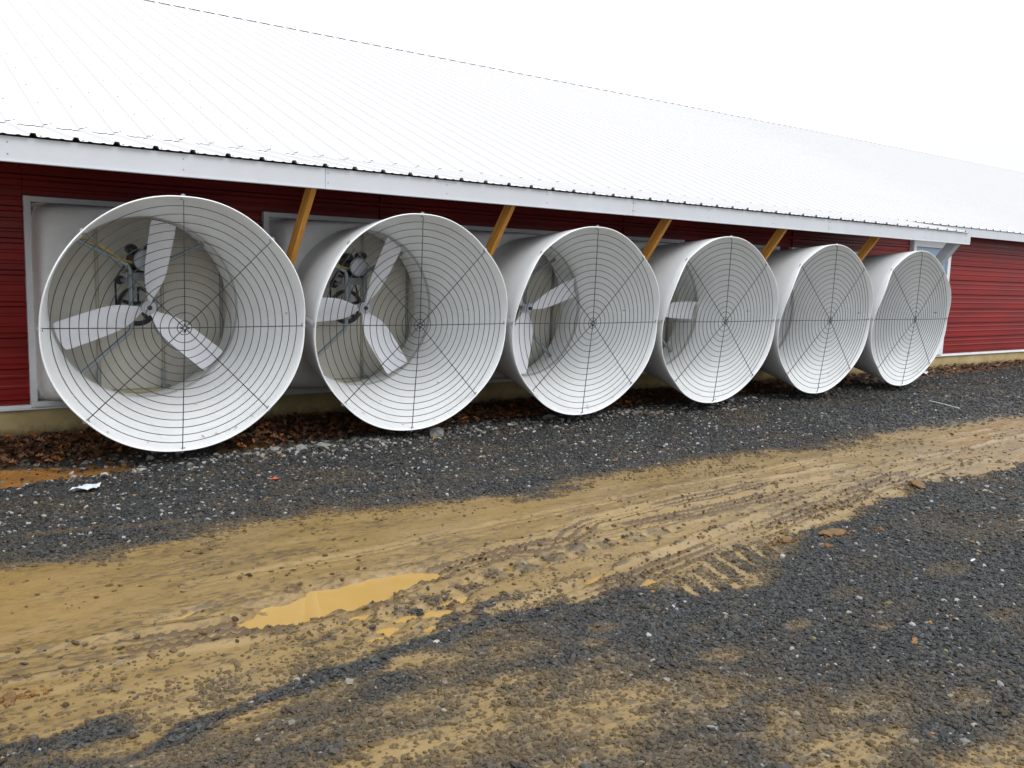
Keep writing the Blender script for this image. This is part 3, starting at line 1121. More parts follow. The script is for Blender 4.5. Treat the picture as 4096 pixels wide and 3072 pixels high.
# inlet box behind the throat
bx = MB()
X0, X1, Y0, Y1, ZB, ZT = -.72, .76, 1.362, 1.50, -.63, .80
bx.add([(X0, Y0, ZB), (X1, Y0, ZB), (X1, Y0, ZT), (X0, Y0, ZT), (X0, Y1, ZB), (X1, Y1, ZB), (X1, Y1, ZT), (X0, Y1, ZT)],
       [(0, 1, 5, 4), (1, 2, 6, 5), (2, 3, 7, 6), (3, 0, 4, 7), (4, 5, 6, 7)])
fan_parts['inlet'] = offmb(bx, 'inlet_shutter', M['beige'])
rods = []
for xx in (-.246, .25, .735):
    m_ = MB()
    m_.box(xx - .010, xx - .005, 1.486, 1.499, ZB, ZT)
    m_.box(xx + .010, xx + .014, 1.490, 1.499, ZB, ZT)
    rods.append(offmb(m_, 'shutter_rod', M['grime'] if xx < .5 else M['galv']))
fan_parts['rods'] = rods
m_ = MB()
m_.box(X0, X1, 1.40, 1.4985, ZB + .001, ZB + .022)
fan_parts['ledge'] = offmb(m_, 'inlet_ledge', M['grime'])
m_ = MB()
for xx in (-.246, .25):
    m_.box(xx - .03, xx + .035, 1.40, 1.45, ZB + .022, ZB + .05)
    m_.box(xx - .022, xx - .002, 1.44, 1.46, ZB + .022, ZB + .19)
fan_parts['hinge'] = offmb(m_, 'hinge_bracket', M['galv'])
# guard
GH = .041
def gpt(r, w, extra=0.0):
    return mouth(r * math.cos(w), r * math.sin(w), GH * (1 - r / RG) + extra)
rings = []
for i in range(15):
    r = .048 + .0542 * i
    n_ = 28 if r < .15 else (56 if r < .45 else 96)
    pts = [gpt(r, 2 * math.pi * j / n_) for j in range(n_)]
    rings.append(offmb(MB().tube(pts, .0029, 5, closed=True, up=(0, 1, 0)), 'guard_ring', M['wire'], True))
fan_parts['rings'] = rings
spokes, clips = [], []
for k in range(8):
    w = k * math.pi / 4
    m_ = MB().tube([gpt(.014, w, .004), gpt(.30, w, .004), gpt(.60, w, .004), gpt(.848, w, .004), gpt(.850, w + .022, -.004)], .0036, 6, up=(0.3, 1, 0.2))
    spokes.append(offmb(m_, 'spoke', M['wire'], True))
    c_ = MB()
    # bolt through the rim with a short tail outside
    p0 = gpt(.846, w, -.006)
    p1 = mouth(.886 * math.cos(w), .886 * math.sin(w), -.010)
    c_.tube([p0, p1], .0045, 6)
    t_ = (-math.sin(w), math.cos(w))
    p2 = mouth(.876 * math.cos(w) - .014 * t_[0], .876 * math.sin(w) - .014 * t_[1], -.010)
    p3 = mouth(.876 * math.cos(w) + .014 * t_[0], .876 * math.sin(w) + .014 * t_[1], -.010)
    c_.tube([p2, p3], .006, 6)
    clips.append(offmb(c_, 'clip', M['bolt']))
fan_parts['spokes'], fan_parts['clips'] = spokes, clips
hb = MB()
for k in range(4):
    w = k * math.pi / 2 + math.pi / 4
    pts = [gpt(.03, w - .62, .004), gpt(.014, w - .55, .006), gpt(.009, w, .007), gpt(.014, w + .55, .006), gpt(.03, w + .62, .004)]
    hb.tube(pts, .0042, 6, up=(.2, 1, .1))
fan_parts['guardhub'] = offmb(hb, 'guard', M['wire'], True)

# propeller, built about its own shaft
PH = Vector((0.018, .985, .082))
def blade_mesh():
    st = [(.045, .060, 55), (.085, .095, 50), (.13, .148, 44), (.18, .188, 39), (.24, .212, 34), (.32, .222, 30), (.42, .222, 26), (.52, .222, 23.5), (.61, .222, 21), (.65, .218, 20), (.668, .206, 19.5)]
    V, F = [], []
    nw = 7
    for (r, cw, an) in st:
        ang = math.radians(an)
        for side in (0, 1):
            for j in range(nw):
                u = (j / (nw - 1) - .5)
                camb = .035 * (1 - (2 * u) ** 2) * cw / .19
                th = .0035 * (1 - (2 * u) ** 4) + .0008
                d = u * cw + .012
                nn = camb + (th if side else -th)
                ty = d * math.cos(ang) - nn * math.sin(ang)
                tn = d * math.sin(ang) + nn * math.cos(ang)
                rr = r - (.012 * (2 * u) ** 2 * max(0, (r - .55) / .118))
                V.append((ty, tn, rr))     # local: x tangential, y along shaft, z radial
    k = len(st)
    w2 = 2 * nw
    for i in range(k - 1):
        for j in range(nw - 1):
            a = i * w2 + j
            F.append((a, a + 1, a + w2 + 1, a + w2))
            a += nw
            F.append((a + 1, a, a + w2, a + w2 + 1))
        a = i * w2
        F.append((a, a + w2, a + w2 + nw, a + nw))
        a = i * w2 + nw - 1
        F.append((a + nw, a + nw + w2, a + w2, a))
    e = (k - 1) * w2
    for j in range(nw - 1):
        F.append((e + j, e + j + 1, e + nw + j + 1, e + nw + j))
        F.append((j + 1, j, nw + j, nw + j + 1))
    me = mesh('blade', V, F, M['blade'])
    autosmooth(me, 50)
    return me
fan_parts['blade'] = blade_mesh()
h_ = MB()
h_.cyl((0, .0, 0), (0, 1, 0), .052, .05, 24)
h_.cyl((0, -.032, 0), (0, 1, 0), .036, .02, 24)
hm = h_.mesh('propeller', M['bell'])
autosmooth(hm)
fan_parts['hub'] = hm
h_ = MB()
h_.cyl((0, -.048, 0), (0, 1, 0), .014, .03, 14)
h_.cyl((0, -.044, 0), (0, 1, 0), .020, .006, 6)
fan_parts['shaftnut'] = h_.mesh('shaft_nut', M['black'])

# drive: struts, pulley, belt, motor
def strut(side):
    x_ = TC[0] + side * .09
    R_ = .688
    c = math.cos(math.radians(47)) * R_
    s_ = math.sin(math.radians(47)) * R_
    top = (TC[0] + side * c, 1.16, TC[2] + s_)
    bot = (TC[0] + side * c, 1.16, TC[2] - s_ - .02)
    pts = [top, (x_ + side * .02, 1.15, TC[2] + .325), (x_, 1.15, TC[2] + .285), (x_, 1.15, TC[2] - .165), (x_ + side * .02, 1.15, TC[2] - .20), bot]
    return offmb(MB().tube(pts, .017, 8, up=(0, 1, 0)), 'strut', M['galv'], False)
fan_parts['struts'] = [strut(-1), strut(1)]
m_ = MB()
m_.box(TC[0] - .12, TC[0] + .12, 1.168, 1.178, TC[2] + .20, TC[2] + .262)
m_.box(TC[0] - .10, TC[0] + .10, 1.17, 1.38, TC[2] + .255, TC[2] + .263)
m_.box(TC[0] - .062, TC[0] - .040, 1.168, 1.178, TC[2] + .04, TC[2] + .20)
m_.box(TC[0] - .105, TC[0] + .105, 1.168, 1.178, TC[2] - .022, TC[2] + .012)
m_.cyl((TC[0], 1.2, TC[2]), (0, 1, 0), .015, .38, 12)
fan_parts['mount'] = offmb(m_, 'motor_mount', M['galv'])
pu = MB()
pc = (TC[0], 1.345, TC[2])
nn_ = 40
V, F = [], []
for (r, y) in ((.125, 1.33), (.152, 1.325), (.152, 1.365), (.125, 1.36)):
    for j in range(nn_):
        w = 2 * math.pi * j / nn_
        V.append((pc[0] + r * math.cos(w), y, pc[2] + r * math.sin(w)))
for k in range(4):
    for j in range(nn_):
        F.append((k * nn_ + j, k * nn_ + (j + 1) % nn_, ((k + 1) % 4) * nn_ + (j + 1) % nn_, ((k + 1) % 4) * nn_ + j))
pu.add(V, F)
pu.cyl(pc, (0, 1, 0), .042, .05, 20)
for k in range(5):
    w = math.radians(90 + 72 * k)
    pu.tube([(pc[0] + .03 * math.cos(w), 1.345, pc[2] + .03 * math.sin(w)), (pc[0] + .13 * math.cos(w), 1.345, pc[2] + .13 * math.sin(w))], .017, 6, up=(0, 1, 0))
fan_parts['pulley'] = offmb(pu, 'pulley', M['black'])
MC = (TC[0] + .015, 1.22, TC[2] + .36)
idc = (TC[0] - .125, 1.345, TC[2] + .20)
mpc = (MC[0] - .02, 1.345, MC[2])
bpts = []
for w in range(-10, -186, -12):
    bpts.append((pc[0] + .157 * math.cos(math.radians(w)), 1.345, pc[2] + .157 * math.sin(math.radians(w))))
bpts.append((idc[0] - .034, 1.345, idc[2]))
bpts.append((idc[0] - .02, 1.345, idc[2] + .03))
for w in range(150, 20, -20):
    bpts.append((mpc[0] + .045 * math.cos(math.radians(w)), 1.345, mpc[2] + .045 * math.sin(math.radians(w))))
fan_parts['belt'] = offmb(MB().tube(bpts, .008, 6, closed=True, up=(0, 1, 0)), 'belt', M['black'])
m_ = MB()
m_.cyl(idc, (0, 1, 0), .036, .03, 18)
fan_parts['idler'] = offmb(m_, 'idler_wheel', M['black'])
m_ = MB()
m_.tube([(idc[0], 1.32, idc[2]), (TC[0] - .06, 1.32, TC[2] + .22)], .014, 6, up=(0, 1, 0))
fan_parts['idlerarm'] = offmb(m_, 'idler_arm', M['galv'])
m_ = MB()
m_.cyl((MC[0], 1.25, MC[2]), (0, 1, 0), .088, .24, 28)
m_.box(MC[0] - .10, MC[0] + .10, 1.16, 1.35, MC[2] - .095, MC[2] - .075)
mo = offmb(m_, 'motor', M['black'])
autosmooth(mo)
fan_parts['motor'] = mo
m_ = MB()
m_.tube([(MC[0], 1.135, MC[2]), (MC[0], 1.128, MC[2]), (MC[0], 1.112, MC[2]), (MC[0], 1.108, MC[2])], [.083, .083, .070, .03], 28, up=(0, 0, 1))
m_.cyl((MC[0], 1.105, MC[2]), (0, 1, 0), .02, .012, 14)
be = offmb(m_, 'end_bell', M['bell'])
autosmooth(be)
fan_parts['bell'] = be
def capsule(c, l, r):
    V, F = [], []
    nl, nr = 8, 12
    for i in range(nl + 1):
        t = i / nl
        rr = r * min(1, (1 - (2 * t - 1) ** 6) ** .5 + .02)
        for j in range(nr):
            w = 2 * math.pi * j / nr
            V.append((c[0] + rr * math.cos(w), c[1] + (t - .5) * l, c[2] + rr * math.sin(w)))
    for i in range(nl):
        for j in range(nr):
            F.append((i * nr + j, i * nr + (j + 1) % nr, (i + 1) * nr + (j + 1) % nr, (i + 1) * nr + j))
    return V, F
m_ = MB()
m_.add(*capsule((MC[0] - .085, 1.20, MC[2] + .085), .17, .038))
fan_parts['capl'] = offmb(m_, 'capacitor_cover', M['black'], True)
m_ = MB()
m_.add(*capsule((MC[0] + .06, 1.21, MC[2] + .098), .16, .038))
fan_parts['capr'] = offmb(m_, 'capacitor_cover', M['black'], True)
m_ = MB()
cw = math.radians(133)
m_.tube([(TC[0] + .67 * math.cos(cw), 1.12, TC[2] + .67 * math.sin(cw) + .03), (TC[0] - .29, 1.12, TC[2] + .455), (TC[0] - .17, 1.13, TC[2] + .368), (MC[0] - .10, 1.15, MC[2] - .015), (MC[0] - .07, 1.16, MC[2] - .01)], .0065, 7)
fan_parts['cable'] = offmb(m_, 'cable', M['yellow'], True)

def cone_pt(w, t, lift=0.003):
    r = .690 + .170 * t ** 1.06 - lift
    c = (TC[0] * (1 - t), 1 - t, TC[2] * (1 - t))
    a, b = r * math.cos(w), r * math.sin(w)
    ti = TH * t
    return (c[0] + a, c[1] - b * math.sin(ti), c[2] + b * math.cos(ti))
def patch_mesh(seed, w0, t0, t1, wid, m, name, drift=0.0):
    """irregular dab of sealant or dirt on the inside of the cone"""
    r_ = random.Random(seed)
    n_ = 10
    V, F = [], []
    for i in range(n_ + 1):
        t = t0 + (t1 - t0) * i / n_
        k = math.sin(math.pi * (i + .25) / (n_ + .5)) ** .5
        a = w0 + drift * (i / n_)
        V.append(cone_pt(a - wid * k * r_.uniform(.55, 1.2), t, .0022))
        V.append(cone_pt(a, t, .0045))
        V.append(cone_pt(a + wid * k * r_.uniform(.55, 1.2), t, .0022))
    for i in range(n_):
        for j in range(2):
            F.append((i * 3 + j, i * 3 + j + 1, i * 3 + j + 4, i * 3 + j + 3))
    return mesh(name, off(V), F, m, True)

def flange_mesh(w0):
    V, F = [], []
    n_ = 12
    for i in range(n_ + 1):
        t = .03 + .94 * i / n_
        for (da, lift) in ((-.024, -.0105), (-.022, -.0155), (0, -.019), (.022, -.0155), (.024, -.0105)):
            V.append(cone_pt(w0 + da, t, lift))
    for i in range(n_):
        for j in range(4):
            F.append((i * 5 + j, i * 5 + j + 1, i * 5 + j + 6, i * 5 + j + 5))
    return mesh('seam_flange', off(V), F, M['poly'])
fan_parts['flanges'] = [flange_mesh(math.pi), flange_mesh(0)]
# bolt heads on the moulded corner
bm_ = MB()
for (bx_, bz_) in ((-.54, -.46), (-.58, -.43), (.57, .61), (.60, .64), (-.53, .64), (-.57, .61), (.57, -.46), (.60, -.43)):
    bm_.cyl((bx_, 1.022, bz_), (0, 1, 0), .011, .016, 8)
fan_parts['cornerbolts'] = offmb(bm_, 'corner_bolts', M['bolt'])
bm_ = MB()
for k in range(8):
    w = math.radians(22 + 45 * k)
    c_, s_ = math.cos(w), math.sin(w)
    bm_.cyl((TC[0] + .706 * c_, .975, TC[2] + .706 * s_), (c_, 0, s_), .008, .016, 8)
fan_parts['flangebolts'] = offmb(bm_, 'flange_bolts', M['bolt'])

LAB = ['exhaust fan beside the plain red wall end, one propeller blade pointing up',
       'second exhaust fan from the plain red end of the row, motor beside a slanting blade',
       'third exhaust fan from the plain red end, propeller hub half hidden by its cone rim',
       'exhaust fan third from the door, only one level blade showing behind its rim',
       'exhaust fan second from the door, propeller hidden inside its white cone',
       'white cone exhaust fan standing in front of the door at the end of the eave']
ANG = [80, 63.5, 21, -1, 35, 100]
for k in range(6):
    fan = empty('exhaust_fan', (BASE[0] + k * S, BASE[1], BASE[2]))
    tag(fan, LAB[k], 'exhaust fan', 'exhaust fans along the barn wall')
    P = fan_parts
    pan = link('housing_panel', P['panel'], fan)
    link('corner_bolts', P['cornerbolts'], pan)
    cone = link('cone', P['cone'], fan)
    link('flange_bolts', P['flangebolts'], cone)
    for r_ in P['flanges']:
        link('seam_flange', r_, cone)
    for r_ in P['rails']:
        link('frame_rail', r_, fan)
    link('throat_band', P['band'], fan)
    sh = link('inlet_shutter', P['inlet'], fan)
    for r_ in P['rods']:
        link('shutter_rod', r_, sh)
    link('inlet_ledge', P['ledge'], sh)
    link('hinge_bracket', P['hinge'], sh)
    gd = link('guard', P['guardhub'], fan)
    for r_ in P['rings']:
        link('guard_ring', r_, gd)
    for r_ in P['spokes']:
        link('spoke', r_, gd)
    for r_ in P['clips']:
        link('clip', r_, gd)
    mt = link('motor_mount', P['mount'], fan)
    for r_ in P['struts']:
        link('strut', r_, mt)
    link('idler_arm', P['idlerarm'], mt)
    link('idler_wheel', P['idler'], mt)
    pl = link('pulley', P['pulley'], fan)
    link('belt', P['belt'], pl)
    mo = link('motor', P['motor'], fan)
    link('end_bell', P['bell'], mo)
    link('capacitor_cover', P['capl'], mo)
    link('capacitor_cover', P['capr'], mo)
    link('cable', P['cable'], mo)
    hub = link('propeller', P['hub'], fan)
    hub.location = off([PH])[0]
    link('shaft_nut', P['shaftnut'], hub)
    for j in range(3):
        b = link('blade', P['blade'], hub)
        b.rotation_euler = (0, math.radians(90 - (ANG[k] + 120 * j)), 0)
    # sealant dabs along the moulding seam and scuffs, different on each fan
    rr = random.Random(100 + k)
    base = math.radians(-97)
    t = .05
    for i in range(5):
        l_ = rr.uniform(.08, .18)
        o = link('sealant_dab', patch_mesh(k * 31 + i, base + rr.uniform(-.02, .02) + .05 * t, t, min(.96, t + l_), rr.uniform(.022, .048), M['tape'], 'sealant_dab', .01), cone)
        t += l_ + rr.uniform(.0, .05)
        if t > .85:
            break
    for i in range(4):
        w = math.radians(rr.uniform(-125, -40)) if i < 3 else math.radians(4)
        t = rr.uniform(.25, .9)
        link('scuff_mark', patch_mesh(k * 57 + i + 9, w, t, t + rr.uniform(.015, .05), rr.uniform(.006, .016), M['smudge'], 'scuff_mark', .01), cone)
    for i in range(5):
        t = rr.uniform(.80, .95)
        link('scuff_mark', patch_mesh(k * 71 + i + 40, math.radians(rr.uniform(-135, -45)), t, t + rr.uniform(.006, .03), rr.uniform(.003, .012), M['smudge'], 'scuff_mark', rr.uniform(-.02, .02)), cone)
    link('sealant_dab', patch_mesh(k * 11 + 3, math.radians(2), .25, .85, .010, M['tape'], 'sealant_dab', .0), cone)

# ------------------------------------------------------------------ loose gravel (one mass of stones)
def visible(x, y, mx=1.05):
    d = np.stack([x - CAM[0], y - CAM[1], np.full_like(x, -CAM[2])], 1)
    z = d @ FX
    u = (d @ RX) / np.maximum(z, .01)
    v = (d @ UX) / np.maximum(z, .01)
    return (z > .5) & (np.abs(u) < mx) & (v > -.72), z

def stone_points():
    P = []
    def region(n, x0, x1, y0, y1, rlo, rhi, keep):
        x = rng.uniform(x0, x1, n)
        y = rng.uniform(y0, y1, n)
        ok, z = visible(x, y)
        x, y, z = x[ok], y[ok], z[ok]
        h, mud, churn, wet, soil, clay = fields(x, y)
        pr = keep(x, y, z, mud, soil, clay)
        k = rng.uniform(0, 1, len(x)) < pr
        x, y, h, mud, soil = x[k], y[k], h[k], mud[k], soil[k]
        r = np.exp(rng.uniform(np.log(rlo), np.log(rhi), len(x)))
        P.append(np.stack([x, y, h, r, mud, soil], 1))
    gk = lambda x, y, z, m, s, c: np.clip(1.2 - 1.22 * m, .010, 1) * np.clip(1 - s * 1.1, 0.03, 1) * np.clip(1 - 1.2 * c, .03, 1)
    region(215000, -2.4, 5.2, -5.9, -2.9, .0035, .0095, lambda x, y, z, m, s, c: gk(x, y, z, m, s, c) * np.clip(2.2 - z * .28, .25, 1))
    region(34000, -2.4, 7.0, -5.9, -2.7, .008, .016, lambda x, y, z, m, s, c: gk(x, y, z, m, s, c) * .8)
    region(95000, -2.4, 6.0, -1.9, .8, .006, .013, lambda x, y, z, m, s, c: gk(x, y, z, m, s, c) * np.clip(1.9 - z * .16, .2, 1))
    region(74000, 3.0, 18.0, -4.6, 1.1, .009, .018, lambda x, y, z, m, s, c: gk(x, y, z, m, s, c) * .8)
    # coarser stones heaped by the wall side
    def bank(x, y, z, m, s, c):
        le = np.interp(x, LEX, LEY)
        return np.exp(-((y - le + .22) / .20) ** 2) * np.clip(1 - 1.2 * c, .05, 1) * sstep(12, 5, x)
    region(30000, -2.0, 11.0, -.6, .8, .011, .026, bank)
    return np.concatenate(P, 0)

SP = stone_points()
ns_ = len(SP)
def build_stones():
    x, y, h, r, mud, soil = SP.T
    sc = r[:, None] * np.stack([rng.uniform(.8, 1.35, ns_), rng.uniform(.75, 1.2, ns_), rng.uniform(.45, .8, ns_)], 1)
    z = h + sc[:, 2] * rng.uniform(-.15, .55, ns_) - sc[:, 2] * np.clip(mud, 0, 1) * .45
    rot = np.stack([rng.normal(0, .35, ns_), rng.normal(0, .35, ns_), rng.uniform(0, 6.283, ns_)], 1)
    v = rng.uniform(0, 1, ns_)
    g = .012 + .043 * v ** 1.7
    col = np.stack([g * .99, g, g * .99], 1)
    warm = rng.uniform(0, 1, ns_)
    le = np.interp(x, LEX, LEY)
    bankf = np.exp(-((y - le + .22) / .25) ** 2) * sstep(9, 4, x)
    plight = .010 + .26 * bankf * (r > .010) + .020 * (r > .0105) + .045 * (y > -1.3) * (x < 6) * (r > .009)
    light = rng.uniform(0, 1, ns_) < plight
    lv = rng.uniform(.09, .38, ns_)
    tint = np.stack([np.ones(ns_), rng.uniform(.90, 1.0, ns_), rng.uniform(.72, 1.02, ns_)], 1)
    col = np.where(light[:, None], lv[:, None] * tint, col)
    och = (warm > .995)
    col = np.where(och[:, None], np.stack([rng.uniform(.16, .30, ns_), rng.uniform(.10, .16, ns_), rng.uniform(.03, .05, ns_)], 1), col)
    brn = (warm < .10) & ~light
    col = np.where(brn[:, None], col * np.array([1.5, 1.15, .75]), col)
    # clay film on stones bedded in mud
    film = np.clip(np.maximum(mud * 1.3 - .15, 1.0 * (fbm(x * 2.2, y * 3.4, 171, 4) - .52)) + rng.normal(0, .10, ns_), 0, .9)[:, None]
    col = col * (1 - film) + np.array([.115, .072, .024]) * film
    me = bpy.data.meshes.new('gravel')
    me.vertices.add(ns_)
    me.vertices.foreach_set('co', np.stack([x, y, z], 1).astype(np.float32).ravel())
    for nm_, a in (('sc', sc), ('rt', rot)):
        at = me.attributes.new(nm_, 'FLOAT_VECTOR', 'POINT')
        at.data.foreach_set('vector', a.astype(np.float32).ravel())
    at = me.attributes.new('col', 'FLOAT_COLOR', 'POINT')
    at.data.foreach_set('color', np.concatenate([col, np.ones((ns_, 1))], 1).astype(np.float32).ravel())
    at = me.attributes.new('var', 'INT', 'POINT')
    at.data.foreach_set('value', rng.integers(0, 6, ns_).astype(np.int32))
    me.update()
    o = link('gravel', me)
    tag(o, 'dark crushed stone gravel with scattered pale pebbles beside the muddy track', 'gravel', kind='stuff')
    ng = bpy.data.node_groups.new('gravel_scatter', 'GeometryNodeTree')
    ng.interface.new_socket('Geometry', in_out='INPUT', socket_type='NodeSocketGeometry')
    ng.interface.new_socket('Geometry', in_out='OUTPUT', socket_type='NodeSocketGeometry')
    nd, lk = ng.nodes, ng.links
    gi, go = nd.new('NodeGroupInput'), nd.new('NodeGroupOutput')
    m2p = nd.new('GeometryNodeMeshToPoints')
    lk.new(gi.outputs[0], m2p.inputs['Mesh'])
    join = nd.new('GeometryNodeJoinGeometry')
    for v_ in range(6):
        ico = nd.new('GeometryNodeMeshIcoSphere')
        ico.inputs['Radius'].default_value = 1.0
        ico.inputs['Subdivisions'].default_value = 2
        posn = nd.new('GeometryNodeInputPosition')
        nz = nd.new('ShaderNodeTexNoise')
        nz.noise_dimensions = '4D'
        nz.inputs['W'].default_value = 3.7 * v_ + 1.1
        nz.inputs['Scale'].default_value = 0.85
        nz.inputs['Detail'].default_value = 1.5
        lk.new(posn.outputs[0], nz.inputs['Vector'])
        sub = nd.new('ShaderNodeVectorMath')
        sub.operation = 'SUBTRACT'
        sub.inputs[1].default_value = (.5, .5, .5)
        lk.new(nz.outputs['Color'], sub.inputs[0])
        scl = nd.new('ShaderNodeVectorMath')
        scl.operation = 'SCALE'
        scl.inputs['Scale'].default_value = 1.9
        lk.new(sub.outputs[0], scl.inputs[0])
        setp = nd.new('GeometryNodeSetPosition')
        lk.new(ico.outputs['Mesh'], setp.inputs['Geometry'])
        lk.new(scl.outputs[0], setp.inputs['Offset'])
        sm = nd.new('GeometryNodeSetMaterial')
        sm.inputs['Material'].default_value = M['stone']
        lk.new(setp.outputs[0], sm.inputs['Geometry'])
        ss = nd.new('GeometryNodeSetShadeSmooth')
        ss.inputs['Shade Smooth'].default_value = False
        lk.new(sm.outputs[0], ss.inputs['Geometry'])
        g2i = nd.new('GeometryNodeGeometryToInstance')
        lk.new(ss.outputs[0], g2i.inputs[0])
        lk.new(g2i.outputs[0], join.inputs[0])
    def named(n_, t_):
        a = nd.new('GeometryNodeInputNamedAttribute')
        a.data_type = t_
        a.inputs['Name'].default_value = n_
        return a.outputs['Attribute']
    iop = nd.new('GeometryNodeInstanceOnPoints')
    lk.new(m2p.outputs[0], iop.inputs['Points'])
    lk.new(join.outputs[0], iop.inputs['Instance'])
    iop.inputs['Pick Instance'].default_value = True
    lk.new(named('var', 'INT'), iop.inputs['Instance Index'])
    e2r = nd.new('FunctionNodeEulerToRotation')
    lk.new(named('rt', 'FLOAT_VECTOR'), e2r.inputs[0])
    lk.new(e2r.outputs[0], iop.inputs['Rotation'])
    lk.new(named('sc', 'FLOAT_VECTOR'), iop.inputs['Scale'])
    lk.new(iop.outputs[0], go.inputs[0])
    md = o.modifiers.new('scatter', 'NODES')
    md.node_group = ng
    return ng
SCATTER = build_stones()

def build_crumbs():
    """lumps of mud kicked up by tyres and boots"""
    n0 = 90000
    x = rng.uniform(-2.0, 8.0, n0)
    y = rng.uniform(-3.6, -1.5, n0)
    ok, z = visible(x, y)
    x, y, z = x[ok], y[ok], z[ok]
    h, mud, churn, wet, soil, clay = fields(x, y)
    cl = fbm(x * 2.0, y * 5.5, 211, 4)
    p = (mud > .5) * (.003 + .12 * churn + .06 * sstep(.53, .70, cl) * sstep(-1.9, -2.5, y)) * (h > POOL_Z + .003)
    k = rng.uniform(0, 1, len(x)) < p * np.clip(1.9 - z * .16, .25, 1)
    x, y, h, churn = x[k], y[k], h[k], churn[k]
    tint = np.zeros(len(x))
    for cx, cy, sx, sy, sz, lab in CLODS:
        m_ = 70
        x = np.concatenate([x, rng.normal(cx, sx * .8, m_)])
        y = np.concatenate([y, rng.normal(cy, sy * .9, m_)])
        tint = np.concatenate([tint, np.ones(m_)])
    h = fields(x, y)[0]
    n = len(x)
    r = np.exp(rng.uniform(np.log(.003), np.log(.0105), n))
    sc = r[:, None] * np.stack([rng.uniform(.9, 1.9, n), rng.uniform(.7, 1.2, n), rng.uniform(.4, .9, n)], 1)
    zz = h + sc[:, 2] * rng.uniform(-.2, .5, n)
    rot = np.stack([rng.normal(0, .3, n), rng.normal(0, .3, n), rng.normal(0, .7, n)], 1)
    col = np.array([.085, .050, .018]) * rng.uniform(.45, 1.5, n)[:, None]
    col = np.where((rng.uniform(0, 1, n) < .10)[:, None], np.array([.045, .042, .038]) * rng.uniform(.5, 1.4, n)[:, None], col)
    col = np.where((tint > 0)[:, None], np.array([.17, .075, .014]) * rng.uniform(.4, 1.3, n)[:, None], col)
    me = bpy.data.meshes.new('mud_crumbs')
    me.vertices.add(n)
    me.vertices.foreach_set('co', np.stack([x, y, zz], 1).astype(np.float32).ravel())
    for nm_, a in (('sc', sc), ('rt', rot)):
        at = me.attributes.new(nm_, 'FLOAT_VECTOR', 'POINT')
        at.data.foreach_set('vector', a.astype(np.float32).ravel())
    at = me.attributes.new('col', 'FLOAT_COLOR', 'POINT')
    at.data.foreach_set('color', np.concatenate([col, np.ones((n, 1))], 1).astype(np.float32).ravel())
    at = me.attributes.new('var', 'INT', 'POINT')
    at.data.foreach_set('value', rng.integers(0, 6, n).astype(np.int32))
    me.update()
    o = link('mud_crumbs', me)
    tag(o, 'small dark crumbs of mud scattered over the tyre tracks', 'mud', kind='stuff')
    md = o.modifiers.new('scatter', 'NODES')
    md.node_group = SCATTER
CLODS = [(2.61, -3.34, .11, .05, .026, 'largest orange mud clod thrown out beside the lugged tyre track'),
         (2.30, -3.24, .07, .03, .020, 'smaller orange mud clod beside the lugged tyre track'),
         (4.22, -2.92, .13, .06, .026, 'brown mud heap at the far edge of the track'),
         (2.36, -3.46, .030, .022, .016, 'small orange mud lump on the gravel edge next to the largest clod'),
         (2.92, -3.42, .020, .016, .013, 'dark pea-sized mud lump past the largest clod'),
         (-1.40, -3.02, .05, .018, .009, 'orange mud clod lying in the thin stony mud')]
build_crumbs()

